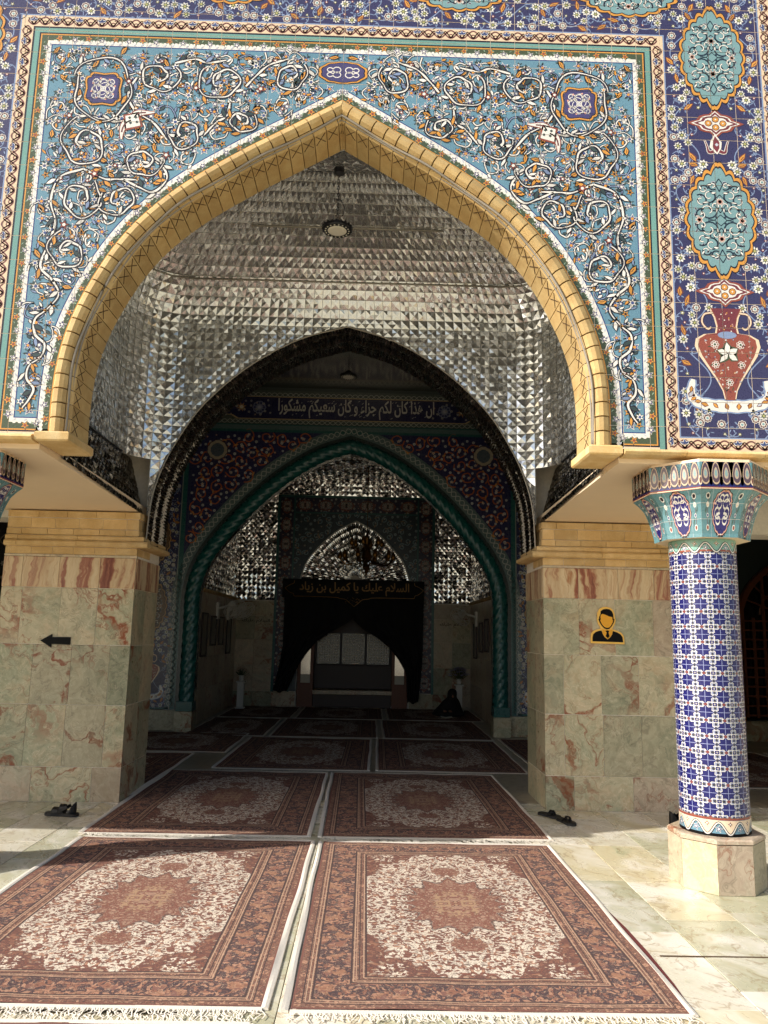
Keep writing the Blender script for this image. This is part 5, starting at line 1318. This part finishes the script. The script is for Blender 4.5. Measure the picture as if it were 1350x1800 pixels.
def lattice_door():
    ox = Vector((7.78, WY, 0)); T = thing('lattice_door', 'brown wooden lattice door in a pointed arch beyond the tiled column', 'door', ox)
    H = half_arch([(0, 3.20), (.35, 3.02), (.68, 2.68), (.86, 2.25), (.90, 1.8), (.90, .36)], 40)
    fr = MB(); full = full_arch(H); fr.loft([[(x*k, y, .36+(z-.36)*k2) for k, y, k2 in ((1.0, -.05, 1), (1.0, .06, 1), (.91, .06, .965), (.91, -.05, .965))] for x, z in full], True, True); fr.mk('frame', 'wood', T)
    pb = full_arch(H*[.93, 1]); MB().add([(x, .08, z) for x, z in pb], [tuple(range(len(pb)))]).mk('glass', 'dark_glass', T)
    for i in range(-4, 5):
        x = i*.19; zt = arch_z(H, x)*.965
        MB().box(x-.018, x+.018, -.02, .03, .40, min(zt, 2.15) if i % 2 else zt).mk('vertical_bar', 'wood', T)
    for j in range(11): z = .44+j*.165; MB().box(-.83, .83, -.015, .025, z-.015, z+.015).mk('horizontal_bar', 'wood', T)
    for s_ in (1, -1):
        for a in (.35, .8, 1.2): MB().tube([(0, .0, 2.2), (s_*.95*math.sin(a)*.8, .0, 2.2+.78*math.cos(a))], .018, 5).mk('fan_bar', 'wood', T)
    P = [(.45*math.cos(t), .0, 2.2+.45*math.sin(t)) for t in np.linspace(0, PI, 14)]; MB().tube(P, .018, 5).mk('arch_bar', 'wood', T)
    slab(T, Vector((0, 0, 0)), -.93, .93, -.06, .1, 0, .34, 'onyx', 'sill_slab')
lattice_door()

# ------------------------------------------------------------------ the chamber behind the teal arch
CX, CY, HWD = -.06, 18.30, 2.80
def build_chamber():
    r = random.Random(41)
    for s_, nm in ((-1, 'marble chamber wall hung with four dark frames below the wall fans'), (1, 'marble chamber wall hung with frames beside the seated person')):
        ox = Vector((CX+s_*HWD, 16, 0)); T = thing('chamber_side_wall', nm, 'wall', ox)
        MB().box(min(s_*.035, s_*.3), max(s_*.035, s_*.3), -2.05, 2.4, 0, 5.6).mk('core', 'grout', T)
        for z0, z1 in ((0, .62), (.62, 1.23), (1.23, 1.84), (1.84, 2.45)):
            for j in range(7): y0 = -2.0+j*.615; slab(T, Vector((0, 0, 0)), min(0, s_*.03), max(0, s_*.03), y0+.002, y0+.613, z0+.002, z1-.002, 'onyx_rose')
        f = lambda u, v: (s_*.0, -2.0+4.3*u, 2.52+(5.5-2.52)*v)
        m = MB(); [m.add(V, F) for V, F in facet_cells(grid(f, 32, 22), -.010*s_, r, 1.0)]; tag(m.mk('wall_mirrors', 'mirror_bright', T), kind='stuff')
        MB().box(min(s_*-.04, s_*.03), max(s_*-.04, s_*.03), -2.0, 2.3, 2.452, 2.515, .008).mk('moulding', 'pbrick', T)
    ox = Vector((CX, CY, 0)); T = thing('chamber_end_wall', 'chamber end wall framing the shrine door with tile, marble and mirror panels', 'wall', ox)
    MB().box(-HWD-.3, HWD+.3, .035, .4, 2.9, 5.6).mk('core', 'grout', T)
    for s_ in (1, -1): MB().box(min(s_*1.32, s_*(HWD+.3)), max(s_*1.32, s_*(HWD+.3)), .035, .4, 0, 2.9).mk('core', 'grout', T)
    for s_ in (1, -1):
        for z0, z1 in ((0, .34), (.34, .95), (.95, 1.55), (1.55, 2.10), (2.10, 2.45)):
            for a, b in ((1.92, 2.36), (2.36, 2.80)) if z0 else ((1.34, 1.9), (1.9, 2.36), (2.36, 2.80)): slab(T, Vector((0, 0, 0)), min(s_*a, s_*b)+.002, max(s_*a, s_*b)-.002, 0, .034, z0+.002, z1-.002, 'onyx' if r.random() < .5 else 'onyx_rose')
        f = lambda u, v: (s_*(1.92+.88*u), .0, 2.48+(5.5-2.48)*v); m = MB(); [m.add(V, F) for V, F in facet_cells(grid(f, 8, 24), .010*s_, r, 1.0)]; tag(m.mk('wall_mirrors', 'mirror_bright', T), kind='stuff')
        lettering(arabic('السلام علیک'), s_*2.36-.36, s_*2.36+.30, 1.92, 2.03, CY-.006, 'letters_black', T, ox, 'wall_text')
    o = Orn(); dk = srgb('#2a2440'); pal = (srgb('#8fa0a0'), srgb('#a8603c'), srgb('#c9c2b2'), srgb('#5f7f86'), srgb('#7a3f3a'))
    far_band(o, -1.88, -1.52, .36, 5.0, r, pal, dk); far_band(o, 1.52, 1.88, .36, 5.0, r, pal, dk); far_band(o, -1.52, 1.52, 4.62, 5.0, r, pal, dk, False)
    H = half_arch([(0, 4.43), (.48, 4.17), (.90, 3.77), (1.17, 3.42), (1.33, 2.96)], 40); H2 = resample(off_half(H, .10), 40)
    for s_ in (1, -1):
        for a, b, c in ((1.86, 1.92, '#27605c'), (1.49, 1.53, '#27605c')): o.rect(min(s_*a, s_*b), max(s_*a, s_*b), .34, 5.04, srgb(c), 5)
        for i in range(39): o.poly([(s_*H[i][0], H[i][1]), (s_*H[i+1][0], H[i+1][1]), (s_*H[i+1][0], 4.62), (s_*H[i][0], 4.62)], srgb('#2c3b44'), 0)
        o.rect(min(s_*1.33, s_*1.5), max(s_*1.33, s_*1.5), .36, 4.62, srgb('#2c3b44'), 0)
    scatter_art(o, lambda x, z: z > (arch_z(H2, abs(x))+.05 if abs(x) < 1.40 else 2.4), (-1.48, 1.48, 2.9, 4.6), .13, r, (srgb('#7f9aa0'), srgb('#9a7a5a'), srgb('#a9b4b4'), srgb('#4f6f76')), 1)
    o.rect(-1.92, 1.92, 4.99, 5.05, srgb('#27605c'), 5); o.rect(-1.53, 1.53, 4.60, 4.64, srgb('#27605c'), 5)
    orn_mesh('tile_face', o, lambda u, v, h: (u, -.006-h, v), 'glaze_far', T)
    # mirrored lunette
    full = full_arch(H); rings = 9; m = MB()
    G = []
    for i in range(0, len(full)):
        x, z = full[i]; G.append([(x*(k/rings), -.010, 2.96+(z-2.96)*(k/rings)) for k in range(rings, 0, -1)])
    [m.add(V, F) for V, F in facet_cells(G, .006, r, 1.0)]; tag(m.mk('lunette_mirrors', 'mirror_bright', T), kind='stuff')
    MB().tube([(x, -.02, z) for x, z in full], .018, 6).mk('lunette_rim', 'white_paint', T)
    f = lambda u, v: (-1.92+3.84*u, .0, 5.06+.36*v); m = MB(); [m.add(V, F) for V, F in facet_cells(grid(f, 30, 3), .006, r, 1.0)]; tag(m.mk('frieze_mirrors', 'mirror_bright', T), kind='stuff')
    P = catmull([(-.62, 3.10), (-.72, 3.25), (-.86, 3.40), (-.80, 3.52), (-.62, 3.62), (-.4, 3.75), (0, 3.85), (.4, 3.75), (.62, 3.62), (.80, 3.52), (.86, 3.40), (.72, 3.25), (.62, 3.10), (.3, 3.02), (0, 3.0), (-.3, 3.02), (-.62, 3.10)], 5)
    MB().tube([(x, -.035, z) for x, z in P], .016, 6).mk('lunette_cartouche', 'mirror_bright', T)
    cl = MB(); f = lambda u, v: (CX-HWD+2*HWD*u, 13.95+(CY-13.95)*v, 5.42-.0*u); cells = MB(); [cells.add(V, F) for V, F in facet_cells(grid(f, 36, 28), -.02, r, .5)]
    tag(cells.mk('chamber_ceiling', 'mirror_bright'), kind='structure')
build_chamber()

def shrine_door():
    ox = Vector((CX, CY, 0)); T = thing('shrine_door', 'dark shrine doorway with three barred lattice panes and brown jambs behind the curtain', 'door', ox)
    MB().box(-1.32, 1.32, .45, .5, 0, 2.95).mk('back_panel', 'dark_wood', T)
    for s_ in (1, -1):
        MB().box(min(s_*.93, s_*1.30), max(s_*.93, s_*1.30), -.02, .30, 0, 2.9, .01).mk('jamb', 'wood', T)
        MB().box(min(s_*1.0, s_*1.22), max(s_*1.0, s_*1.22), -.032, -.021, .75, 1.35, .004).mk('jamb_panel', 'mirror_dark', T)
        MB().box(min(s_*1.0, s_*1.22), max(s_*1.0, s_*1.22), -.040, -.033, .56, .74).mk('notice', 'paper', T)
    MB().box(-.92, .92, .0, .44, .0, .30, .01).mk('step', 'dark_wood', T); MB().box(-.93, .93, -.03, .44, .30, .40, .01).mk('threshold', 'onyx_rose', T)
    MB().box(-.92, .92, .28, .40, .42, .97, .01).mk('lower_panel', 'dark_wood', T)
    for x0 in (-.87, -.27, .33):
        x1 = x0+.54; p = MB().box(x0, x1, .34, .36, 1.0, 1.72).mk('pane', 'dark_glass', T)
        fr = MB()
        for a, b, c, d in ((x0, x1, 1.0, 1.02), (x0, x1, 1.70, 1.72), (x0, x0+.018, 1.0, 1.72), (x1-.018, x1, 1.0, 1.72)): fr.box(a, b, .30, .335, c, d)
        fr.mk('pane_frame', 'white_paint', p)
        lt = MB()
        for k in range(1, 9): lt.box(x0+.06*k-.006, x0+.06*k+.006, .318, .333, 1.02, 1.70)
        for k in range(1, 11): lt.box(x0+.02, x1-.02, .312, .317, 1.02+.062*k-.006, 1.02+.062*k+.006)
        lt.mk('lattice', 'mirror_trim', p)
shrine_door()
def curtain():
    ox = Vector((CX, CY-.16, 0)); T = thing('curtain', 'black cloth curtain parted and tied back to both sides of the shrine door', 'curtain', ox)
    for s_ in (1, -1):
        nu, nv = 40, 40; V = []; F = []
        for j in range(nv+1):
            v = j/nv; z = 2.96-v*(2.60 if s_ < 0 else 2.80)
            xo = np.interp(v, [0, .6, .8, 1], [1.66, 1.64, 1.60 if s_ > 0 else 1.72, 1.55 if s_ > 0 else 1.84]); xi = np.interp(v, [0, .33, .40, .48, .56, .66, .76, 1], [0, 0, .22, .60, .88, 1.10, 1.26, 1.30 if s_ > 0 else 1.52])
            for i in range(nu+1):
                u = i/nu; x = xi+(xo-xi)*u; w = .035*math.sin(u*34+v*3)*(.4+.6*v)+.02*math.sin(u*13+2*v)
                V.append((s_*x, -.06+w*1.0, z+.03*math.sin(u*9)*v))
        for j in range(nv):
            for i in range(nu): a = j*(nu+1)+i; F.append((a, a+1, a+nu+2, a+nu+1) if s_ < 0 else (a, a+nu+1, a+nu+2, a+1))
        o = mk('drape', V, F, 'black_cloth', T, True); md = o.modifiers.new('thick', 'SOLIDIFY'); md.thickness = .012
curtain()
def banner():
    ox = Vector((CX, CY-.30, 2.7)); T = thing('banner', 'black banner with gold outlined lettering hung above the curtain', 'banner', ox)
    MB().box(-1.70, 1.66, 0, .012, -.17, .28).mk('cloth', 'black_cloth', T)
    tr = [(0, -.36), (-.10, -.25), (-.28, -.16), (.28, -.16), (.10, -.25)]; MB().prism([(.34, -.165), (.12, -.25), (0, -.37), (-.12, -.25), (-.34, -.165)], .0, .012).mk('pendant_point', 'black_cloth', T)
    P = catmull([(-1.64, .06), (-1.52, .14), (-1.44, .17), (-1.42, .24)], 4); Q = catmull([(-1.64, .06), (-1.52, -.04), (-1.44, -.07), (-1.42, -.13)], 4)
    low = catmull([(-1.42, -.13), (-.5, -.135), (-.34, -.165), (-.20, -.185), (-.12, -.25), (0, -.35)], 4)
    b = MB()
    for path in (P, Q, low):
        for s_ in (1, -1): b.tube([(s_*x, -.008, z) for x, z in path], .009, 5)
    b.mk('gold_border', 'gold', T)
    lettering(arabic('السلام علیک یا کمیل بن زیاد'), -1.30, 1.30, -.09, .22, -.010, 'gold', T, Vector((0, 0, 0)), 'lettering')
    o = MB(); r = random.Random(6)
    for k in range(26): x = r.uniform(-.2, .2); z = r.uniform(-.28, -.15); o.tube([(x, -.006, z), (x+r.uniform(-.02, .02), -.008, z+r.uniform(-.02, .02)), (x+r.uniform(-.03, .03), -.006, z)], .004, 4)
    o.mk('scrollwork', 'gold', T)
banner()
def chandelier():
    ox = Vector((.22, 16.5, 2.95)); T = thing('chandelier', 'bronze many-armed chandelier hanging before the mirrored lunette', 'chandelier', ox)
    MB().tube([(0, 0, .9), (0, 0, 2.44)], .010, 6).mk('chain', 'bronze', T); MB().lathe([(.02, .95), (.06, .85), (.03, .7), (.09, .55), (.12, .42), (.05, .3), (.08, .2), (.03, .08), (.005, .0)], n=16).mk('stem', 'bronze', T)
    for tier, (n, rr, z) in enumerate(((10, .58, .32), (6, .34, .62))):
        for k in range(n):
            a = TAU*k/n+tier*.3; c, s = math.cos(a), math.sin(a)
            P = catmull([(0, .12), (rr*.35, -.02), (rr*.75, -.06), (rr, .06)], 5); AR = MB().tube([(x*c, x*s, z+y) for x, y in P], .012, 5).mk('arm', 'bronze', T)
            MB().lathe([(.012, .05), (.045, .07), (.055, .12), (.035, .19), (.008, .24)], (rr*c, rr*s, z), 10).mk('lamp_shade', 'bronze', AR)
    r = random.Random(9)
    for k in range(40):
        a = r.random()*TAU; q = r.uniform(.15, .5); MB().lathe([(.002, 0), (.012, .02), (.012, .04), (.002, .06)], (q*math.cos(a), q*math.sin(a), r.uniform(.05, .3)), 6).mk('crystal', 'mirror', T)
chandelier()
def wall_fan(x, y, z, s_, label):
    T = thing('wall_fan', label, 'fan', (x, y, z), 0, 'wall fans'); MB().box(min(0, -s_*.05), max(0, -s_*.05), -.07, .07, -.22, .12, .01).mk('bracket', 'white_paint', T)
    MB().tube([(-s_*.04, 0, 0), (-s_*.22, -.03, .05), (-s_*.30, -.05, .10)], .025, 8).mk('arm', 'white_paint', T)
    c = Vector((-s_*.36, -.10, .04)); ax = Vector((-s_*.55, -.45, -.7)).normalized(); u = ax.cross(Vector((0, 0, 1))).normalized(); v = ax.cross(u)
    MO = MB().tube([c-ax*.10, c+ax*.03], .07, 12).mk('motor', 'white_paint', T)
    g = MB()
    for rr, d in ((.24, .05), (.24, .10), (.16, .12), (.08, .13)): g.tube([c+ax*d+u*rr*math.cos(t)+v*rr*math.sin(t) for t in np.linspace(0, TAU, 25)], .006, 4)
    for k in range(16): t = TAU*k/16; g.tube([c+ax*.13, c+ax*.10+(u*math.cos(t)+v*math.sin(t))*.24, c+ax*.04+(u*math.cos(t)+v*math.sin(t))*.22], .003, 4)
    g.mk('cage', 'white_paint', T)
    for k in range(3):
        t = TAU*k/3; d = u*math.cos(t)+v*math.sin(t); e = ax.cross(d); b = c+ax*.075
        MB().add([b+d*.05-e*.03-ax*.012, b+d*.20-e*.08-ax*.02, b+d*.21+e*.04+ax*.02, b+d*.05+e*.03+ax*.012], [(0, 1, 2, 3)]).mk('blade', 'white_paint', MO)
wall_fan(CX-HWD+.001, 15.9, 2.18, -1, 'white wall fan above the dark frames, nearer the teal arch'); wall_fan(CX-HWD+.001, 17.1, 2.18, -1, 'white wall fan above the dark frames, nearer the end wall'); wall_fan(CX+HWD-.001, 17.2, 2.15, 1, 'white wall fan on the wall above the seated person')
def picture(s_, y, z0, z1, w, label):
    x = CX+s_*(HWD-.002); T = thing('picture_frame', label, 'picture', (x, y, (z0+z1)/2), 0, 'framed panels on the chamber walls'); h = (z1-z0)/2
    for a, b, c, d in ((-w/2, w/2, -h, -h+.035), (-w/2, w/2, h-.035, h), (-w/2, -w/2+.035, -h+.035, h-.035), (w/2-.035, w/2, -h+.035, h-.035)): MB().box(min(0, -s_*.03), max(0, -s_*.03), a, b, c, d, .003).mk('frame_bar', 'dark_wood', T)
    MB().box(min(-s_*.004, -s_*.012), max(-s_*.004, -s_*.012), -w/2+.03, w/2-.03, -h+.03, h-.03).mk('print', 'picture', T)
for s_, ys in ((-1, ((14.75, 1.22, 2.06, .5, 'tall dark frame next to the teal arch on the fan wall'), (15.6, 1.42, 2.02, .55, 'second frame from the teal arch on the fan wall'), (16.4, 1.42, 2.02, .5, 'third frame from the teal arch on the fan wall'), (17.3, 1.22, 2.02, .5, 'frame next to the end wall on the fan wall'))),
               (1, ((14.75, 1.18, 2.10, .5, 'tall dark frame next to the teal arch on the seated person side'), (15.7, 1.40, 2.08, .5, 'second frame from the teal arch on the seated person side'), (16.5, 1.38, 2.02, .5, 'third frame from the teal arch on the seated person side'), (17.4, 1.22, 2.0, .5, 'frame next to the end wall on the seated person side')))):
    for y, z0, z1, w, lb in ys: picture(s_, y, z0, z1, w, lb)
def bouquet(x, y, col, n, rad, label, plabel):
    T = thing('pedestal', plabel, 'pedestal', (x, y, 0), 0, 'flower pedestals'); MB().box(-.10, .10, -.10, .10, 0, .04, .006).mk('plinth', 'white_paint', T); MB().box(-.07, .07, -.07, .07, .04, .58, .006).mk('post', 'white_paint', T); MB().box(-.10, .10, -.10, .10, .58, .61, .006).mk('cap', 'white_paint', T)
    B = thing('bouquet', label, 'flowers', (x, y, .611)); MB().lathe([(.04, 0), (.06, .05), (.055, .1), (.07, .13)], n=12).mk('vase', 'white_paint', B); r = random.Random(n)
    lf = MB()
    for k in range(n):
        a = r.random()*TAU; e = r.uniform(.1, 1.4); d = rad*r.uniform(.75, 1.05); c = (d*math.cos(a)*math.cos(e), d*math.sin(a)*math.cos(e), .16+d*math.sin(e)*.8)
        m = MB()
        for q in range(6):
            b = TAU*q/6; m.add([c, (c[0]+.03*math.cos(b), c[1]+.03*math.sin(b), c[2]+.02), (c[0]+.045*math.cos(b+.5), c[1]+.045*math.sin(b+.5), c[2]+.005), (c[0]+.03*math.cos(b+1), c[1]+.03*math.sin(b+1), c[2]+.02)], [(0, 1, 2, 3)])
        m.mk('blossom', col, B); lf.tube([(0, 0, .1), (c[0]*.6, c[1]*.6, c[2]*.7), c], .004, 4)
    lf.mk('stems', 'leaf_green', B)
bouquet(2.42, 17.9, 'flower_lilac', 60, .27, 'large lilac bouquet on the pedestal behind the seated person', 'white post pedestal under the large lilac bouquet')
bouquet(-2.56, 17.6, 'flower_cream', 30, .17, 'small pale bouquet on the pedestal below the wall fans', 'white post pedestal under the small pale bouquet')

def person():
    T = thing('person', 'person in a black cloak sitting hunched on the rug before the lilac bouquet', 'person', (2.06, 16.75, .012), 0)
    rings = [(0, .36, .30, 0, 0), (.05, .35, .30, 0, 0), (.12, .30, .26, .0, .0), (.20, .25, .21, .02, .0), (.28, .205, .17, .04, -.01), (.34, .165, .14, .055, -.03), (.38, .12, .11, .065, -.05), (.41, .10, .105, .07, -.07), (.46, .105, .115, .072, -.085), (.52, .10, .11, .074, -.09), (.56, .075, .085, .075, -.085), (.585, .03, .04, .075, -.08)]
    n = 28; R_ = []
    for z, a, b, dx, dy in rings: R_.append([(dx+(a*math.cos(TAU*k/n))*(1+.05*math.sin(5*TAU*k/n+z*9)*(z < .35)), dy+b*math.sin(TAU*k/n)*(1+.05*math.cos(4*TAU*k/n)*(z < .35)), z) for k in range(n)])
    o = MB().loft(R_, True, True).mk('cloaked_body', 'black_cloth', T, True); sd = o.modifiers.new('s', 'SUBSURF'); sd.levels = sd.render_levels = 1
    f = MB(); fr = [(.035, -.02), (.052, .0), (.058, .03), (.055, .06), (.042, .09), (.015, .11)]
    f.loft([[(.073+a*math.cos(TAU*k/16)*.85, -.155+a*math.sin(TAU*k/16)*.55-.012*math.exp(-((TAU*k/16-4.71)/.35)**2)*(z > .01)*(z < .06), .425+z) for k in range(16)] for a, z in fr], True, True); f.mk('face', 'skin', T, True)
    for dx in (-.02, .02): MB().lathe([(.002, -.005), (.007, 0), (.002, .005)], (.073+dx, -.187, .478), 8).mk('eye', 'sign_black', T)
    MB().box(.057, .089, -.187, -.182, .438, .443).mk('mouth', 'wood', T)
    for s_ in (1, -1):
        h = MB(); h.loft([[(-.05+s_*.06+a*math.cos(TAU*k/10), y, .13+b*math.sin(TAU*k/10)) for k in range(10)] for y, a, b in ((-.24, .022, .02), (-.29, .032, .016), (-.33, .034, .012))], True, True)
        for q in range(4): h.tube([(-.05+s_*.06+(q-1.5)*.016, -.325, .13), (-.05+s_*.06+(q-1.5)*.017, -.355, .127), (-.05+s_*.06+(q-1.5)*.016, -.375-.006*(q in (1, 2)), .118)], [.008, .0075, .006], 6)
        h.tube([(-.05+s_*.06-s_*.028, -.29, .132), (-.05+s_*.06-s_*.042, -.32, .135), (-.05+s_*.06-s_*.036, -.34, .135)], [.009, .008, .006], 6); h.mk('hand', 'skin', T, True)
    B = thing('prayer_book', 'open pale book on the rug in front of the seated person', 'book', (1.98, 16.36, .014))
    for s_ in (1, -1): MB().add([(0, -.09, .012), (s_*.12, -.09, .03), (s_*.12, .09, .03), (0, .09, .012), (0, -.09, .0), (s_*.12, -.09, .018), (s_*.12, .09, .018), (0, .09, .0)], [(0, 1, 2, 3), (7, 6, 5, 4), (0, 4, 5, 1), (1, 5, 6, 2), (2, 6, 7, 3)]).mk('page_block', 'paper', B)
person()

# ------------------------------------------------------------------ small things near the piers
def extrude_outline(pts, y0, y1, bev): return MB().prism(pts, y0, y1)
def arrow_sign():
    T = thing('arrow_sign', 'black arrow sign on the marble, pointing away from the rugs', 'sign', (-2.89, PY-.004, 1.575))
    p = [(-.155, 0), (-.04, .068), (-.04, .036), (.15, .040), (.15, -.036), (-.04, -.032), (-.04, -.068)]; MB().prism(p, -.012, -.002).mk('arrow_plate', 'sign_black', T)
arrow_sign()
def portrait_sign():
    T = thing('portrait_sign', 'yellow and black cut-out sign of a suited man on the marble pier', 'sign', (2.79, PY-.005, 1.845)); s = .178/.41
    def px(L): return [((x-648)/1350*100/1000*.0+(x-648)*.000438, (505-y)*.000438) for x, y in L]
    base = [(248, 920), (250, 800), (262, 700), (310, 635), (400, 595), (500, 570), (440, 470), (408, 370), (418, 300), (425, 200), (470, 110), (560, 65), (650, 58), (740, 80), (805, 140), (832, 220), (836, 310), (858, 370), (840, 450), (790, 530), (765, 580), (880, 615), (980, 660), (1035, 730), (1052, 820), (1052, 930)]
    MB().prism(px(base), -.012, -.001).mk('back_plate', 'sign_edge', T)
    def part(L, nm, mt, y): MB().prism(px(L), y-.002, y).mk(nm, mt, T)
    part([(290, 875), (292, 790), (310, 710), (370, 655), (460, 625), (512, 620), (530, 690), (580, 770), (650, 825), (720, 770), (765, 700), (780, 625), (880, 655), (960, 700), (1005, 760), (1020, 885)], 'jacket', 'sign_black', -.0125)
    part([(500, 225), (462, 300), (462, 345), (442, 350), (460, 410), (520, 510), (580, 570), (640, 588), (700, 575), (760, 510), (815, 410), (828, 350), (805, 335), (800, 230), (770, 160), (710, 115), (630, 105), (560, 120), (500, 165)], 'hair', 'sign_black', -.0125)
    part([(545, 225), (500, 250), (490, 300), (500, 360), (480, 370), (500, 430), (545, 500), (590, 540), (645, 552), (700, 540), (745, 490), (785, 410), (790, 365), (775, 360), (775, 300), (700, 285), (620, 250)], 'face', 'sign_yellow', -.0150)
    part([(530, 590), (540, 690), (590, 760), (650, 815), (710, 760), (760, 690), (770, 595), (700, 600), (650, 605), (590, 600)], 'shirt', 'sign_yellow', -.0160)
    part([(600, 625), (645, 612), (690, 625), (672, 665), (695, 750), (650, 795), (605, 750), (630, 665)], 'tie', 'sign_black', -.0185)
portrait_sign()

def sandal(x, y, rz, label, kind, group=None, L=.27):
    T = thing('sandal', label, 'sandal', (x, y, .003), rz, group)
    k = L/.27; out = [(-.13, 0), (-.12, .033), (-.07, .040), (0, .036), (.06, .046), (.11, .040), (.135, .012), (.132, -.02), (.10, -.042), (.05, -.046), (0, -.036), (-.07, -.036), (-.12, -.03)]
    P = resample(np.vstack([catmull(out+out[:1], 4)]), 44)[:-1]
    def lay(z0, z1, sc, mat, nm):
        rr = [[(px*sc*k, py*sc*k, z) for px, py in P] for z in (z0, z1)]; MB().loft(rr, True, True).mk(nm, mat, T)
    lay(0, .018, 1.0, 'grey_rubber', 'sole'); lay(.0185, .026, .96, 'black_rubber', 'footbed')
    def strap(pts, w, nm):
        Q = catmull(pts, 6); m = MB(); rr = []
        for i, p in enumerate(Q):
            t = Vector(Q[min(i+1, len(Q)-1)]-Q[max(i-1, 0)]).normalized(); ax = Vector((1, 0, 0)) if nm != 'heel_strap' else Vector((0, 0, 1)); ax = (ax-t*ax.dot(t)).normalized(); n = t.cross(ax)
            c = Vector(p); rr.append([tuple(c+ax*w+n*.003), tuple(c-ax*w+n*.003), tuple(c-ax*w-n*.003), tuple(c+ax*w-n*.003)])
        m.loft(rr, True, True).mk(nm, 'black_rubber', T)
    if kind == 'strap':
        strap([(.06, .046, .015), (.055, .035, .055), (.055, 0, .07), (.055, -.035, .055), (.06, -.046, .015)], .030, 'toe_strap'); strap([(.0, .037, .015), (-.005, .032, .075), (-.005, 0, .098), (-.005, -.032, .075), (0, -.037, .015)], .022, 'instep_strap')
        rows = []
        for q in range(7):
            v = q/6; row = []
            for t in np.linspace(R(62), R(298), 19):
                back = max(0, -math.cos(t)); zt = .052+.072*back**.7; z = .022+(zt-.022)*v; sh = 1-.16*v*v
                row.append((-.078+.056*math.cos(t)*sh-.006*v, .041*math.sin(t)*sh, z))
            rows.append(row)
        inner = [[(-.078+(x+.078)*.9, y*.9, z-.001) for x, y, z in row] for row in rows]
        m = MB(); m.loft(rows, False); m.loft(inner, False); m.loft([rows[-1], inner[-1]], False); m.mk('heel_counter', 'black_rubber', T, True)
        strap([(.03, .040, .02), (-.02, .040, .06), (-.06, .036, .085)], .014, 'side_strap'); strap([(.03, -.040, .02), (-.02, -.040, .06), (-.06, -.036, .085)], .014, 'side_strap')
    else:
        strap([(.075, 0, .024), (.06, .008, .045), (.03, .028, .048), (-.01, .042, .018)], .008, 'thong_strap'); strap([(.075, 0, .024), (.06, -.008, .045), (.03, -.028, .048), (-.01, -.042, .018)], .008, 'thong_strap')
        strap([(.03, .030, .03), (.03, .015, .060), (.03, 0, .064), (.03, -.015, .060), (.03, -.030, .03)], .018, 'band')
sandal(-2.47, 7.38, R(172), 'single black strapped sandal on the paving before the arrow sign pier', 'strap', L=.33)
sandal(2.10, 7.66, R(-52), 'black flip-flop by the pier corner, heel over the other', 'flip', 'pair of flip-flops')
sandal(2.20, 7.42, R(-70), 'black flip-flop lying sunward of its mate by the portrait pier', 'flip', 'pair of flip-flops')
sandal(3.30, 7.45, R(20), 'black sandal half hidden behind the octagonal column foot', 'strap')

def pendant_lamp(x, y, z, top, dia, label):
    T = thing('pendant_lamp', label, 'lamp', (x, y, z), 0, 'pendant lamps'); k = dia/.26
    HS = MB().lathe([(.085, .0), (.125, .0), (.130, .008), (.130, .03), (.118, .045), (.06, .052), (.045, .08), (.02, .10)] if False else [(.086*k, -.004), (.126*k, -.004), (.131*k, .006), (.131*k, .028), (.118*k, .040), (.07*k, .050), (.05*k, .085), (.018*k, .11)], n=32).mk('housing', 'black_metal', T)
    MB().lathe([(.002, -.010), (.06*k, -.0095), (.086*k, -.006), (.088*k, .0)], n=28).mk('lens', 'lens', HS)
    for q in range(18): a = TAU*q/18; MB().lathe([(.004, -.0085), (.0075, -.007), (.0075, -.003)], (.107*k*math.cos(a), .107*k*math.sin(a), 0), 6).mk('led_bead', 'lens', HS)
    for q in range(20): a = TAU*q/20; o = MB().box(.10*k, .140*k, -.004, .004, .006, .036).mk('fin', 'black_metal', HS); o.rotation_euler = (0, 0, a)
    n = int((top-z-.13)/.034)
    for q in range(n):
        zz = .13+q*(top-z-.13)/n; P = [(.009*math.cos(t), 0, zz+.017+.022*math.sin(t)) for t in np.linspace(0, TAU, 9)]; o = MB().tube(P, .0032, 4).mk('chain_link', 'black_metal', T); o.rotation_euler = (0, 0, (q % 2)*PI/2)
    MB().lathe([(.045, top-z-.06), (.05, top-z-.02), (.05, top-z)] if False else [(.012, top-z-.07), (.045, top-z-.045), (.05, top-z)], n=16).mk('ceiling_rose', 'black_metal', T)
    MB().tube([(0, 0, .10), (.05, 0, .16), (.06, .02, .24), (.03, 0, .30), (-.02, 0, .31)], .004, 5).mk('lead_wire', 'black_metal', T)
pendant_lamp(-.06, 6.40, 5.33, 5.94, .26, 'round black pendant lamp on a chain under the mirror ceiling behind the brick arch')
pendant_lamp(-.09, 11.0, 5.55, 6.22, .25, 'round black pendant lamp in the dim hall above the inscription band')

und = MB(); P_u = [(1.80, 3.78), (1.872, 3.86), (1.892, 4.1), (1.902, 4.5), (1.897, 4.85), (1.88, 5.1), (1.80, 5.2)]
und.add([(x, y, .0016) for x, y in P_u]+[(x, y, .0002) for x, y in P_u], [tuple(range(7))]+[((i+1) % 7, i, 7+i, 7+(i+1) % 7) for i in range(7)])
M['red_cloth'] = plain('red_cloth', '#5e2420', .9, 0, .2, 40)
tag(und.mk('underlay', 'red_cloth'), 'dark red underlay cloth peeping out from under the sunlit rug edge', 'cloth')
